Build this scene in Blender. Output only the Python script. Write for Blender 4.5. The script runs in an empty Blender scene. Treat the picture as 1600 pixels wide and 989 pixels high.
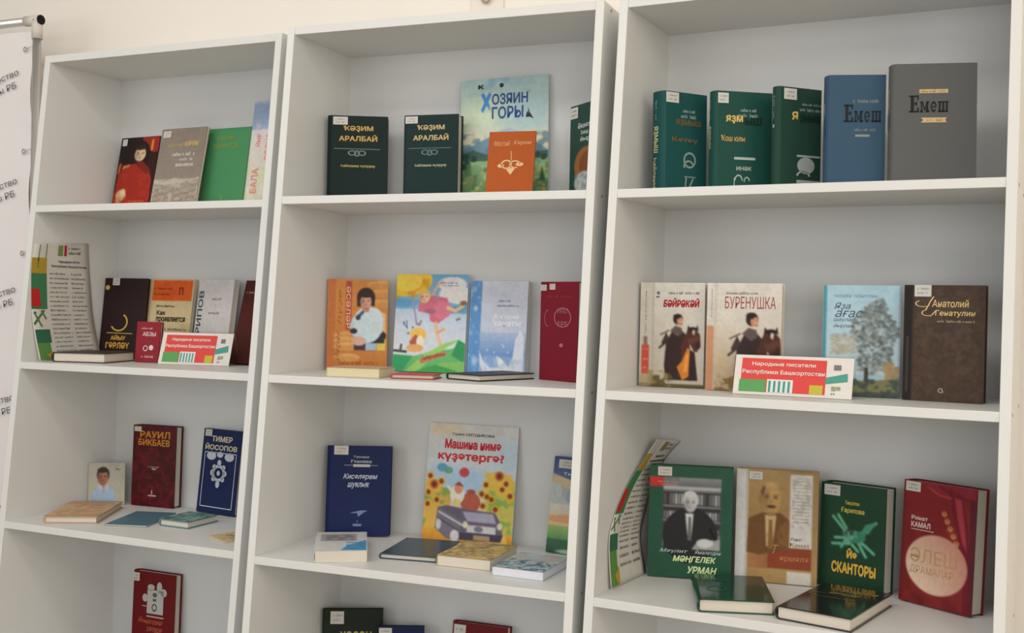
import bpy, bmesh, math, random
import numpy as np
from mathutils import Matrix, Vector

scene = bpy.context.scene
COL = scene.collection
Z0 = 2.12                     # underside of the bookcase tops above the floor

# ---------------------------------------------------------------- camera, world, lights, exposure
cam_d = bpy.data.cameras.new('camera'); cam = bpy.data.objects.new('camera', cam_d); COL.objects.link(cam)
cam_d.sensor_fit = 'HORIZONTAL'; cam_d.sensor_width = 36.0; cam_d.lens = 1752.13 / 1600 * 36.0
cam_d.clip_start = 0.05
def rotm(yaw, pit, roll):
    return Matrix.Rotation(yaw, 3, 'Z') @ Matrix.Rotation(math.pi / 2 + pit, 3, 'X') @ Matrix.Rotation(roll, 3, 'Z')
cam.matrix_world = Matrix.Translation((2.48936, -2.32338, Z0 - 0.65539)) @ rotm(0.4219, -0.00864, 0.01955).to_4x4()
scene.camera = cam

world = bpy.data.worlds.new('world'); scene.world = world; world.use_nodes = True
wb = world.node_tree.nodes['Background']; wb.inputs[0].default_value = (1.0, 0.99, 0.975, 1); wb.inputs[1].default_value = 0.50

def area(name, loc, target, sx, sy, power, color):
    d = bpy.data.lights.new(name, 'AREA'); d.shape = 'RECTANGLE'; d.size = sx; d.size_y = sy; d.energy = power; d.color = color
    o = bpy.data.objects.new(name, d); COL.objects.link(o); o.location = loc
    o.rotation_euler = (Vector(target) - Vector(loc)).to_track_quat('-Z', 'Y').to_euler()
    return o
area('window_light', (-0.9, -4.9, 1.75), (1.2, 0.2, 1.4), 2.8, 1.9, 33, (0.95, 0.98, 1.0))
area('window_light_rear', (3.5, -4.6, 1.9), (1.7, 0.2, 1.5), 2.2, 1.9, 40, (1.0, 0.98, 0.93))
area('warm_side_fill', (5.4, -2.0, 1.9), (1.9, 0.0, 1.6), 2.4, 2.0, 26, (1.0, 0.90, 0.75))  # warm fill light added at the right to brighten the right-facing panels
area('ceiling_lamp_front', (0.9, -1.7, 3.12), (0.9, -1.2, 0.0), 2.8, 0.5, 24, (1.0, 0.985, 0.95))
area('ceiling_lamp_side', (3.9, -2.9, 3.12), (3.0, -1.8, 1.0), 1.6, 1.0, 30, (1.0, 0.955, 0.88))

scene.view_settings.view_transform = 'Standard'
scene.view_settings.look = 'None'
scene.view_settings.gamma = 1.0
scene.view_settings.use_curve_mapping = False
scene.view_settings.exposure = 0.05

# ---------------------------------------------------------------- colour and material helpers
def lin1(v):
    v = max(0.0, min(1.0, v / 255.0))
    return v / 12.92 if v <= 0.04045 else ((v + 0.055) / 1.055) ** 2.4
LIFT = 1.02                   # photo pixel value -> surface colour
def C(r, g, b):
    return tuple(min(0.86, lin1(c) * LIFT) for c in (r, g, b))
MATS = {}
def mat(name, rgb, rough=0.5, var=0.06, scale=40.0, bump=0.0, metal=0.0, coat=0.0, spec=0.5):
    if name in MATS: return MATS[name]
    m = bpy.data.materials.new(name); m.use_nodes = True; nt = m.node_tree; b = nt.nodes['Principled BSDF']
    b.inputs['Roughness'].default_value = rough; b.inputs['Metallic'].default_value = metal
    b.inputs['Coat Weight'].default_value = coat; b.inputs['Specular IOR Level'].default_value = spec
    tc = nt.nodes.new('ShaderNodeTexCoord'); nz = nt.nodes.new('ShaderNodeTexNoise')
    nz.inputs['Scale'].default_value = scale; nz.inputs['Detail'].default_value = 4.0
    nt.links.new(tc.outputs['Object'], nz.inputs['Vector'])
    mx = nt.nodes.new('ShaderNodeMix'); mx.data_type = 'RGBA'
    mx.inputs[6].default_value = (*[c * (1 - var) for c in rgb], 1); mx.inputs[7].default_value = (*[min(1, c * (1 + var)) for c in rgb], 1)
    nt.links.new(nz.outputs['Fac'], mx.inputs[0]); nt.links.new(mx.outputs[2], b.inputs['Base Color'])
    if bump:
        bp = nt.nodes.new('ShaderNodeBump'); bp.inputs['Strength'].default_value = bump; bp.inputs['Distance'].default_value = 0.001
        nt.links.new(nz.outputs['Fac'], bp.inputs['Height']); nt.links.new(bp.outputs['Normal'], b.inputs['Normal'])
    MATS[name] = m
    return m
def cm(rgb, rough=0.45, **k):
    """material of one printed or bound colour, keyed by its value"""
    key = 'print_%d_%d_%d_%d' % (*rgb, int(rough * 100))
    for q, v in sorted(k.items()): key += '_%s%s' % (q, v)
    return mat(key, C(*rgb), rough, spec=0.5 if rough < 0.2 else 0.12, **k)
def pict_mat():
    if 'cover_print' in MATS: return MATS['cover_print']
    m = bpy.data.materials.new('cover_print'); m.use_nodes = True; nt = m.node_tree; b = nt.nodes['Principled BSDF']
    a = nt.nodes.new('ShaderNodeAttribute'); a.attribute_name = 'Col'
    nt.links.new(a.outputs['Color'], b.inputs['Base Color']); b.inputs['Roughness'].default_value = 0.42; b.inputs['Specular IOR Level'].default_value = 0.2
    MATS['cover_print'] = m
    return m
def page_mat():
    if 'pages' in MATS: return MATS['pages']
    m = mat('pages', C(214, 206, 192), 0.8, 0.05, 8.0); nt = m.node_tree; b = nt.nodes['Principled BSDF']
    return m

# ---------------------------------------------------------------- mesh helpers
def link(name, me, material=None, parent=None, mw=None):
    o = bpy.data.objects.new(name, me); COL.objects.link(o)
    if material is not None: me.materials.append(material)
    if parent is not None: o.parent = parent
    if mw is not None: o.matrix_world = mw
    return o
def mesh(name, verts, faces):
    me = bpy.data.meshes.new(name); me.from_pydata([tuple(v) for v in verts], [], faces); me.update(); return me
def box_me(name, x0, x1, y0, y1, z0, z1, bev=0.0):
    bm = bmesh.new()
    vs = [bm.verts.new(p) for p in ((x0,y0,z0),(x1,y0,z0),(x1,y1,z0),(x0,y1,z0),(x0,y0,z1),(x1,y0,z1),(x1,y1,z1),(x0,y1,z1))]
    for f in ((0,3,2,1),(4,5,6,7),(0,1,5,4),(1,2,6,5),(2,3,7,6),(3,0,4,7)): bm.faces.new([vs[i] for i in f])
    if bev: bmesh.ops.bevel(bm, geom=bm.edges[:], offset=bev, segments=2, affect='EDGES', profile=0.5)
    me = bpy.data.meshes.new(name); bm.to_mesh(me); bm.free(); return me
def prism_me(name, poly, axis, a, b, bev=0.0):
    """polygon given in the two other axes, extruded along axis from a to b"""
    bm = bmesh.new()
    def P(p, t): return {'x': (t, p[0], p[1]), 'y': (p[0], t, p[1]), 'z': (p[0], p[1], t)}[axis]
    A = [bm.verts.new(P(p, a)) for p in poly]; B = [bm.verts.new(P(p, b)) for p in poly]
    bm.faces.new(A); bm.faces.new(B[::-1]); n = len(poly)
    for i in range(n): bm.faces.new((A[i], B[i], B[(i+1) % n], A[(i+1) % n]))
    bmesh.ops.recalc_face_normals(bm, faces=bm.faces[:])
    if bev: bmesh.ops.bevel(bm, geom=bm.edges[:], offset=bev, segments=2, affect='EDGES', profile=0.5)
    me = bpy.data.meshes.new(name); bm.to_mesh(me); bm.free(); return me
def tube_me(name, p0, p1, r, n=20, hollow=0.0):
    p0, p1 = Vector(p0), Vector(p1); d = (p1 - p0).normalized(); a = d.orthogonal().normalized(); b = d.cross(a)
    vs, fs = [], []
    for p in (p0, p1):
        for i in range(n):
            t = 2 * math.pi * i / n; vs.append(p + a * r * math.cos(t) + b * r * math.sin(t))
    for i in range(n): j = (i + 1) % n; fs.append((i, j, n + j, n + i))
    fs.append(tuple(range(n))[::-1]); fs.append(tuple(range(n, 2 * n)))
    me = mesh(name, vs, fs)
    for p in me.polygons: p.use_smooth = len(p.vertices) == 4
    return me
def ring_me(name, c, ax, R, r, n=24, m=10):
    ax = Vector(ax).normalized(); a = ax.orthogonal().normalized(); b = ax.cross(a); vs, fs = [], []
    for i in range(n):
        t = 2 * math.pi * i / n; d = a * math.cos(t) + b * math.sin(t)
        for j in range(m):
            s = 2 * math.pi * j / m; vs.append(Vector(c) + d * (R + r * math.cos(s)) + ax * r * math.sin(s))
    for i in range(n):
        for j in range(m):
            fs.append((i*m+j, ((i+1) % n)*m+j, ((i+1) % n)*m+(j+1) % m, i*m+(j+1) % m))
    me = mesh(name, vs, fs)
    for p in me.polygons: p.use_smooth = True
    return me
def thing(name, label, cat, mw=None, group=None):
    o = bpy.data.objects.new(name, None); o.empty_display_size = 0.05; COL.objects.link(o)
    if mw is not None: o.matrix_world = mw
    tag(o, label, cat, group); return o
def tag(o, label, cat, group=None):
    o['label'] = label; o['category'] = cat
    if group: o['group'] = group
    return o
def struct(o):
    o['kind'] = 'structure'; return o

# ---------------------------------------------------------------- flat lettering
_tc = bpy.data.curves.new('letter_curve', 'FONT'); _to = bpy.data.objects.new('letter_curve', _tc); COL.objects.link(_to)
def text_geo(s, bold=0.0, shear=0.0, space=1.0):
    _tc.body = s.replace('Ә', 'Ə').replace('ә', 'ə'); _tc.offset = bold; _tc.shear = shear; _tc.resolution_u = 3; _tc.space_character = space
    dg = bpy.context.evaluated_depsgraph_get(); dg.update()
    me = bpy.data.meshes.new_from_object(_to.evaluated_get(dg))
    n = len(me.vertices); co = np.zeros(n * 3, np.float32); me.vertices.foreach_get('co', co); co = co.reshape(-1, 3)
    fs = [tuple(p.vertices) for p in me.polygons]; bpy.data.meshes.remove(me)
    return co[:, :2].copy(), fs
class Flat:
    """flat shapes in cover coordinates: u 0..1 from the left, v 0..1 from the top"""
    def __init__(s): s.v, s.f = [], []
    def add(s, pts, faces):
        k = len(s.v); s.v += [(p[0], p[1], p[2] if len(p) > 2 else 0.0) for p in pts]; s.f += [tuple(i + k for i in f) for f in faces]
    def text(s, body, u0, u1, v0, v1, bold=0.015, shear=0.0, rot=0.0, asp=1.4, keep=False, space=1.0):
        """body fitted in the box (v0 = top); rot turns it about the box centre, degrees"""
        co, fs = text_geo(body, 0.0, shear, space)
        if not len(co): return s
        if bold > 0:                                  # heavier strokes: the letters laid over themselves a little apart
            n0 = len(co); sh = [(0, 0), (bold, 0), (-bold, 0), (0, bold), (0, -bold)]
            fs = [tuple(i + k * n0 for i in f) for k in range(5) for f in fs]
            co = np.concatenate([co + np.array(d, np.float32) for d in sh]); lay = np.repeat(np.arange(5.0), n0)
        else: lay = np.zeros(len(co))
        lo, hi = co.min(0), co.max(0); q = (co - lo) / np.maximum(hi - lo, 1e-6)
        if rot in (90, -90):
            q = np.stack([1 - q[:, 1], q[:, 0]], 1) if rot == 90 else np.stack([q[:, 1], 1 - q[:, 0]], 1); rot = 0
        U = u0 + q[:, 0] * (u1 - u0); V = v1 - q[:, 1] * (v1 - v0)
        if rot:
            cu, cv = (u0+u1)/2, (v0+v1)/2; a = math.radians(rot); X = U - cu; Y = (V - cv) * asp
            U = cu + X * math.cos(a) + Y * math.sin(a); V = cv + (-X * math.sin(a) + Y * math.cos(a)) / asp
        s.add(np.stack([U, V, lay], 1), fs); return s
    def rect(s, u0, u1, v0, v1): s.add([(u0, v1), (u1, v1), (u1, v0), (u0, v0)], [(0, 1, 2, 3)]); return s
    def poly(s, pts): s.add(pts, [tuple(range(len(pts)))]); return s
    def disc(s, u, v, ru, rv, n=20):
        s.poly([(u + ru * math.cos(2*math.pi*i/n), v - rv * math.sin(2*math.pi*i/n)) for i in range(n)]); return s
    def ring(s, u, v, ru, rv, w, a0=0, a1=360, n=28):
        P = []
        for i in range(n + 1):
            t = math.radians(a0 + (a1 - a0) * i / n)
            P.append((u + ru * math.cos(t), v - rv * math.sin(t)))
            P.append((u + ru * (1 - w) * math.cos(t), v - rv * (1 - w) * math.sin(t)))
        s.add(P, [(2*i, 2*i+2, 2*i+3, 2*i+1) for i in range(n)]); return s
    def line(s, pts, w, asp=1.4):
        for (a, b) in zip(pts[:-1], pts[1:]):
            dx, dy = b[0]-a[0], (b[1]-a[1])*asp; L = math.hypot(dx, dy) or 1e-6; nx, ny = -dy/L*w/2, dx/L*w/2/asp
            s.poly([(a[0]+nx, a[1]+ny), (a[0]-nx, a[1]-ny), (b[0]-nx, b[1]-ny), (b[0]+nx, b[1]+ny)])
        return s
    def scrawl(s, u0, u1, v0, v1, seed=0, n=None, asp=1.4):
        """unreadably small print: word-like runs of short strokes"""
        rnd = random.Random(seed); h = v1 - v0; u = u0; w = h * asp * 0.62
        while u < u1 - w * 0.5:
            if rnd.random() < 0.13: u += w * 0.7; continue
            a = min(w * rnd.uniform(0.55, 0.95), u1 - u)
            t = v0 + (0 if rnd.random() < 0.3 else h * 0.28)
            s.rect(u, u + a * 0.32, t, v1); s.rect(u + a * 0.62, u + a * 0.9, t + h*0.05, v1)
            if rnd.random() < 0.7: s.rect(u, u + a * 0.9, t, t + h * 0.2)
            if rnd.random() < 0.5: s.rect(u, u + a * 0.9, v1 - h * 0.2, v1)
            u += w
        return s
    def obj(s, name, W, H, y, material, parent):
        me = mesh(name, [(u * W, y - l * 0.00007, (1 - v) * H) for u, v, l in s.v], s.f)
        return link(name, me, material, parent)

# ---------------------------------------------------------------- painted covers (colour attribute on a fine grid)
class Canvas:
    def __init__(s, W, H, bg, cell=0.0017):
        s.nu, s.nv = max(8, int(W / cell)), max(8, int(H / cell)); s.asp = H / W
        s.u, s.v = np.meshgrid(np.linspace(0, 1, s.nu), np.linspace(0, 1, s.nv))
        s.c = np.zeros((s.nv, s.nu, 3)); s.c[:] = bg; s.px = 1.2 / s.nu
        s.rng = np.random.default_rng(7)
    def mix(s, a, col):
        a = np.clip(a, 0, 1)[..., None]; s.c = s.c * (1 - a) + np.asarray(col, float) * a; return s
    def edge(s, d): return np.clip(0.5 - d / s.px, 0, 1)       # d signed distance in u units
    def rect(s, u0, u1, v0, v1, col, k=1.0):
        d = np.maximum(np.maximum(u0 - s.u, s.u - u1), np.maximum(v0 - s.v, s.v - v1) * s.asp); return s.mix(s.edge(d) * k, col)
    def ell(s, u, v, ru, rv, col, k=1.0, soft=0.0, rot=0.0):
        X, Y = s.u - u, (s.v - v) * s.asp
        if rot: a = math.radians(rot); X, Y = X * math.cos(a) + Y * math.sin(a), -X * math.sin(a) + Y * math.cos(a)
        r = np.sqrt((X / ru) ** 2 + (Y / (rv * s.asp)) ** 2); d = (r - 1) * min(ru, rv * s.asp)
        return s.mix((np.clip((1 - r) / soft, 0, 1) if soft else s.edge(d)) * k, col)
    def poly(s, pts, col, k=1.0):
        ins = np.zeros(s.u.shape, bool); dm = np.full(s.u.shape, 9.0); n = len(pts); X, Y = s.u, s.v * s.asp
        for i in range(n):
            x0, y0 = pts[i][0], pts[i][1] * s.asp; x1, y1 = pts[(i+1) % n][0], pts[(i+1) % n][1] * s.asp
            c = ((y0 > Y) != (y1 > Y)) & (X < (x1 - x0) * (Y - y0) / ((y1 - y0) or 1e-9) + x0); ins ^= c
            L2 = (x1-x0)**2 + (y1-y0)**2 or 1e-9; t = np.clip(((X-x0)*(x1-x0) + (Y-y0)*(y1-y0)) / L2, 0, 1)
            dm = np.minimum(dm, np.hypot(X - x0 - t*(x1-x0), Y - y0 - t*(y1-y0)))
        return s.mix(s.edge(np.where(ins, -dm, dm)) * k, col)
    def line(s, pts, w, col, k=1.0):
        dm = np.full(s.u.shape, 9.0); X, Y = s.u, s.v * s.asp
        for (a, b) in zip(pts[:-1], pts[1:]):
            x0, y0, x1, y1 = a[0], a[1]*s.asp, b[0], b[1]*s.asp; L2 = (x1-x0)**2 + (y1-y0)**2 or 1e-9
            t = np.clip(((X-x0)*(x1-x0) + (Y-y0)*(y1-y0)) / L2, 0, 1); dm = np.minimum(dm, np.hypot(X-x0-t*(x1-x0), Y-y0-t*(y1-y0)))
        return s.mix(s.edge(dm - w / 2) * k, col)
    def grad(s, v0, v1, c0, c1, u0=0, u1=1, vert=True):
        t = np.clip(((s.v - v0) / (v1 - v0)) if vert else ((s.u - u0) / (u1 - u0)), 0, 1)[..., None]
        g = np.asarray(c0, float) * (1 - t) + np.asarray(c1, float) * t
        m = ((s.v >= v0) & (s.v <= v1) & (s.u >= u0) & (s.u <= u1))[..., None]; s.c = np.where(m, g, s.c); return s
    def noise(s, f, seed=0):
        r = np.random.default_rng(seed); n = int(f) + 2; m = int(f * s.asp) + 2; g = r.random((m, n))
        x = s.u * f; y = s.v * f * s.asp; xi = np.minimum(x.astype(int), n-2); yi = np.minimum(y.astype(int), m-2); fx, fy = x-xi, y-yi
        fx = fx*fx*(3-2*fx); fy = fy*fy*(3-2*fy)
        return (g[yi,xi]*(1-fx)+g[yi,xi+1]*fx)*(1-fy) + (g[yi+1,xi]*(1-fx)+g[yi+1,xi+1]*fx)*fy
    def blot(s, f, seed, col, thr=0.5, k=1.0, u0=0, u1=1, v0=0, v1=1, soft=0.12):
        n = 0.65 * s.noise(f, seed) + 0.35 * s.noise(f * 2.3, seed + 1)
        m = (s.u >= u0) & (s.u <= u1) & (s.v >= v0) & (s.v <= v1)
        return s.mix(np.clip((n - thr) / soft, 0, 1) * k * m, col)
    def spots(s, pts, r, col, k=1.0):
        for (u, v) in pts: s.ell(u, v, r, r / s.asp, col, k)
        return s
    def obj(s, name, W, H, y, parent):
        for ax in (0, 1):                            # ink spread and print grain
            p = np.pad(s.c, [(1, 1) if a == ax else (0, 0) for a in range(3)], mode='edge')
            s.c = (np.take(p, range(0, s.c.shape[ax]), ax) + 2 * s.c + np.take(p, range(2, s.c.shape[ax] + 2), ax)) / 4
        s.c = s.c * (1 + 0.035 * (s.noise(9, 31) - 0.5) + 0.05 * (s.noise(26, 47) - 0.5))[..., None]
        n, m = s.nu, s.nv
        X, Z = np.meshgrid(np.linspace(0, W, n), np.linspace(H, 0, m))
        co = np.stack([X, np.full_like(X, y), Z], -1).reshape(-1, 3).astype(np.float32)
        i = np.arange((m-1)*(n-1)); r, c = i // (n-1), i % (n-1); a = r*n + c
        loops = np.stack([a, a+n, a+n+1, a+1], 1).reshape(-1).astype(np.int32)
        me = bpy.data.meshes.new(name); me.vertices.add(n*m); me.vertices.foreach_set('co', co.reshape(-1))
        me.loops.add(len(loops)); me.loops.foreach_set('vertex_index', loops)
        me.polygons.add(len(i)); me.polygons.foreach_set('loop_start', (np.arange(len(i))*4).astype(np.int32))
        me.update(); me.validate()
        p = np.clip(s.c, 0, 255) / 255.0; L = np.where(p <= 0.04045, p/12.92, ((p+0.055)/1.055)**2.4) * LIFT
        rgba = np.ones((n*m, 4), np.float32); rgba[:, :3] = np.minimum(L, 0.86).reshape(-1, 3)
        at = me.color_attributes.new('Col', 'FLOAT_COLOR', 'POINT'); at.data.foreach_set('color', rgba.reshape(-1))
        return link(name, me, pict_mat(), parent)

# ---------------------------------------------------------------- the room
WALL = mat('cream_wall_paint', (0.92, 0.865, 0.79), 0.8, 0.03, 6.0, 0.15)
struct(link('wall_back', box_me('wall_back', -6, 7, 0.30, 0.42, 0, 3.2), WALL))
struct(link('wall_right', box_me('wall_right', 5.6, 5.72, -8, 0.30, 0, 3.2), WALL))
struct(link('floor', box_me('floor', -6, 7, -8, 0.42, -0.1, 0), mat('beige_linoleum', (0.42, 0.36, 0.29), 0.45, 0.1, 12.0)))
struct(link('ceiling', box_me('ceiling', -6, 7, -8, 0.42, 3.2, 3.3), mat('white_ceiling_paint', (0.85, 0.83, 0.79), 0.9, 0.02, 5.0)))

# ---------------------------------------------------------------- bookcases with a sloping front
SL, D, T_S, T_H = 0.1032, 0.2757, 0.0196, 0.0189
CASES = [dict(x=0.0, y=0.0, r=0.0, w=0.8, tz=0.0, sz=(-0.4203, -0.8500, -1.2779)),
         dict(x=0.8455, y=-0.0395, r=0.0448, w=0.8094, tz=0.0005, sz=(-0.4181, -0.8473, -1.2725)),
         dict(x=1.6903, y=-0.0053, r=-0.0412, w=0.8001, tz=-0.002, sz=(-0.4185, -0.8465, -1.2732))]
LAM = mat('white_laminate', (0.745, 0.745, 0.73), 0.42, 0.015, 3.0)
BACK = mat('white_hardboard', (0.675, 0.685, 0.685), 0.55, 0.02, 3.0)
SCREW = mat('screw_cap_brown', (0.22, 0.19, 0.14), 0.5)
def case_mw(c):
    k = CASES[c]; return Matrix.Translation((k['x'], k['y'], Z0)) @ Matrix.Rotation(k['r'], 4, 'Z')
CASE_LAB = ['white bookcase farthest left, its side half behind the banner frame', 'white bookcase in the middle, with the mountain picture book on top shelf', 'white bookcase at the right, holding the grey and blue cloth volumes']
def shelf_z(c, k): return CASES[c]['sz'][k-1] if k < 4 else CASES[c]['sz'][2] - 0.4266
for c in range(3):
    k = CASES[c]; w = k['w']; b = thing('bookcase', CASE_LAB[c], 'bookcase', case_mw(c), 'white bookcases along the wall')
    zt = k['tz'] + T_H + 0.001; zb = -Z0 + 0.0
    prof = [(SL * zb, zb), (D + 0.008, zb), (D + 0.008, zt), (SL * zt, zt)]
    for nm, xa, xb in (('side_panel', 0, T_S), ('side_panel', w - T_S, w)):
        link(nm, prism_me(nm, prof, 'x', xa, xb, 0.0012), LAM, b)
    def board(nm, z, th, back=D, rec=0.002):
        link(nm, box_me(nm, T_S - 0.0005, w - T_S + 0.0005, SL * (z + th / 2) + rec, back, z, z + th, 0.0012), LAM, b)
    board('top_board', k['tz'], T_H + 0.001, D + 0.008)
    for i in (1, 2, 3, 4): board('shelf', shelf_z(c, i), T_H)
    board('bottom_board', -Z0 + 0.075, T_H)
    link('plinth', box_me('plinth', T_S, w - T_S, SL * zb + 0.03, SL * zb + 0.046, zb, zb + 0.075), LAM, b)
    link('back_panel', box_me('back_panel', T_S - 0.004, w - T_S + 0.004, D, D + 0.0045, zb + 0.05, k['tz'] + 0.003), BACK, b)
    for z in (k['tz'], shelf_z(c, 1), shelf_z(c, 2), shelf_z(c, 3), shelf_z(c, 4)):
        for yy in (SL * z + 0.055, D - 0.06):
            zz = z + T_H / 2
            link('screw_cap', tube_me('screw_cap', (w - 0.0005, yy, zz), (w + 0.0008, yy, zz), 0.0035, 12), SCREW, b)

# ---------------------------------------------------------------- book builder
def stand_mw(c, k, T, x, y, yaw, lean, roll=0.0):
    n = Vector((-math.sin(yaw), math.cos(yaw), 0)); u = Vector((math.cos(yaw), math.sin(yaw), 0)); z = Vector((0, 0, 1))
    v = z * math.cos(lean) + n * math.sin(lean); bk = n * math.cos(lean) - z * math.sin(lean)
    M = Matrix(((u.x, bk.x, v.x), (u.y, bk.y, v.y), (u.z, bk.z, v.z))).to_4x4()
    if roll: M = M @ Matrix.Rotation(roll, 4, 'Y')
    return case_mw(c) @ Matrix.Translation((x, y, shelf_z(c, k) + T_H + T * math.sin(lean) + 0.0004)) @ M
def lie_mw(c, k, T, x, y, yaw, dz=0.0):
    n = Vector((-math.sin(yaw), math.cos(yaw), 0)); u = Vector((math.cos(yaw), math.sin(yaw), 0))
    M = Matrix(((u.x, 0, n.x), (u.y, 0, n.y), (0, -1, 0))).to_4x4()
    return case_mw(c) @ Matrix.Translation((x, y, shelf_z(c, k) + T_H + T + 0.0004 + dz)) @ M

LABELM = lambda: cm((206, 204, 198), 0.6)
def book(label, mw, W, H, T, cover, soft=False, spine=None, sticker=None, paint=None, flats=(), pages=None, group=None, rough=0.42, weave=0.0, name='book', backcol=None, coverlab=None):
    """cover: photo colour of the binding.  paint: function(Canvas).  flats: (part name, colour, function(Flat))"""
    b = thing(name, label, 'book', mw, group)
    cb = 0.0009 if soft else 0.0026; ov = 0.0006 if soft else 0.0035; rs = min(T * (0.16 if soft else 0.34), 0.011)
    cov = cm(cover, rough, bump=weave, scale=900.0, var=0.10) if weave else cm(cover, rough, var=0.05)
    # cross-section of the case: front board, rounded spine, back board
    out = [(W, 0), (rs, 0)]
    for i in range(1, 8):
        t = math.pi / 2 + math.pi * i / 8
        out.append((rs + rs * math.cos(t), T / 2 - T / 2 * math.sin(t)))
    out += [(rs, T), (W, T), (W, T - cb), (rs + cb * 0.5, T - cb)]
    for i in range(1, 6):
        t = -math.pi / 2 - math.pi * i / 6
        out.append((rs + cb * 0.5 + max(0.0006, rs - cb) * math.cos(t), T / 2 - (T / 2 - cb) * math.sin(t)))
    out += [(rs + cb * 0.5, cb), (W, cb)]
    cv = link('cover', prism_me('cover', out, 'z', 0, H), cov, b)
    if coverlab: cv['label'] = coverlab
    link('page_block', box_me('page_block', rs * 0.7, W - ov - 0.0004, cb + 0.0001, T - cb - 0.0001, ov, H - ov), pages or page_mat(), b)
    if paint:
        cvs = Canvas(W, H, cover); paint(cvs); cvs.obj('cover_picture', W, H, -0.0004, cv)
    for nm, col, fn in flats:
        fl = Flat(); fn(fl); fl.obj(nm, W, H, -0.0008, cm(col, 0.4) if len(col) == 3 else col, cv)
    if sticker:
        u0, u1, v0, v1 = sticker
        Flat().rect(u0, u1, v0, v1).obj('library_label', W, H, -0.0016, LABELM(), cv)
        Flat().scrawl(u0 + (u1-u0)*0.18, u1 - (u1-u0)*0.15, v0 + (v1-v0)*0.2, v0 + (v1-v0)*0.4, 3).scrawl(u0 + (u1-u0)*0.18, u1 - (u1-u0)*0.2, v0 + (v1-v0)*0.58, v0 + (v1-v0)*0.78, 5).obj('label_print', W, H, -0.0019, cm((150, 146, 142), 0.6), cv)
    if spine:
        for nm, col, fn in spine:       # print on the spine: u runs over the thickness, v down the height
            fl = Flat(); fn(fl); me = mesh(nm, [(-0.0006 - l * 0.00007 + (rs - math.sqrt(max(0, 1 - (2*u-1)**2)) * rs), (1 - u) * T, (1 - v) * H) for u, v, l in fl.v], fl.f)
            link(nm, me, cm(col, 0.45), cv)
    return b

# ---------------------------------------------------------------- cover pictures
GOLD, SILV, WHT, BLK = (205, 170, 95), (190, 192, 190), (222, 218, 212), (38, 34, 32)
def face(c, u, v, ru, rv, skin=(205, 160, 130), hair=(45, 32, 28), bald=False, shade=0.72, cap=1.0):
    D = lambda k: tuple(int(x * k) for x in skin)
    if not bald:
        c.ell(u, v - rv*0.30, ru*1.16*cap, rv*0.98, hair)
    c.ell(u, v + rv*0.06, ru*0.94, rv*0.94, skin)
    if not bald: c.ell(u - ru*0.1, v - rv*0.86, ru*0.95, rv*0.34, hair)
    c.ell(u - ru*0.6, v + rv*0.15, ru*0.6, rv*0.95, D(shade), 0.75, soft=0.9)
    c.ell(u + ru*0.25, v - rv*0.35, ru*0.5, rv*0.35, tuple(min(255, int(x*1.1)) for x in skin), 0.6, soft=0.9)
    for s in (-1, 1):
        c.ell(u + s*ru*0.40, v - rv*0.06, ru*0.27, rv*0.13, D(0.45), 0.85, soft=0.8)
        c.line([(u + s*ru*0.2, v - rv*0.2), (u + s*ru*0.62, v - rv*0.2)], ru*0.1, D(0.5), 0.5)
    c.ell(u + ru*0.02, v + rv*0.22, ru*0.16, rv*0.16, D(0.75), 0.6, soft=0.7)
    c.ell(u, v + rv*0.52, ru*0.34, rv*0.09, tuple(int(x*y) for x, y in zip(skin, (0.68, 0.5, 0.5))), 0.8, soft=0.6)
    c.ell(u, v + rv*0.95, ru*0.6, rv*0.2, D(0.7), 0.6, soft=0.7)

def p_redportrait(c):
    c.grad(0, 1, (48, 24, 22), (60, 24, 20)); c.poly([(.55,0),(1,0),(1,.2),(.9,.22),(.6,.14)], (150,42,36))
    c.rect(.80,.86,.04,.19,(215,130,45)); c.ell(.22,.16,.2,.22,(32,20,20)); c.ell(.5,.24,.3,.2,(30,18,18))
    c.poly([(.05,.5),(.2,.38),(.42,.36),(.6,.34),(.82,.42),(.93,.6),(.95,1),(0,1)], (158,42,30))
    c.poly([(.45,.36),(.66,.33),(.86,.46),(.8,.52)], (120,32,30)); face(c,.55,.23,.15,.1,(212,182,150))
    c.poly([(.15,.38),(.34,.36),(.3,.4),(.12,.43)], (190,120,60)); c.poly([(.04,.36),(.1,.34),(.08,.47),(.02,.5)], (180,95,55))
    c.ell(.2,.78,.13,.075,(205,172,130)); c.ell(.24,.74,.07,.05,(222,196,150)); c.ell(.16,.84,.08,.05,(195,150,110))
    c.blot(9,3,(180,60,38),.55,.5,v0=.5); c.rect(0,1,.9,1,(168,48,32),.7)
def p_graymount(c):
    c.grad(0, .62, (138,126,116), (146,134,122)); c.grad(.62, 1, (176,164,150), (164,150,136))
    for i in range(14):
        v = .66 + i*.024; c.line([(j/10, v + .025*math.sin(i*2.1 + j*1.3) + .01*((j*7+i*3)%5-2)) for j in range(11)], .012, (128,116,104), .7)
    c.poly([(0,.62),(.2,.66),(.45,.61),(.7,.65),(1,.61),(1,.63),(.6,.67),(.3,.7),(0,.68)], (192,180,166)); c.blot(12,5,(196,186,172),.55,.7,v0=.64)
def p_pale(c):
    c.grad(0, .3, (176,190,214), (216,214,216)); c.rect(0,.55,.02,.26,(150,172,208),.8); c.grad(.3, 1, (222,216,210), (214,214,190))
    c.blot(6,4,(212,216,172),.5,.8,v0=.6); c.blot(8,9,(232,206,200),.6,.6,v0=.2)
    c.ell(.62,.28,.16,.07,(232,150,150)); c.ell(.62,.36,.1,.05,(226,160,155))
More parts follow.
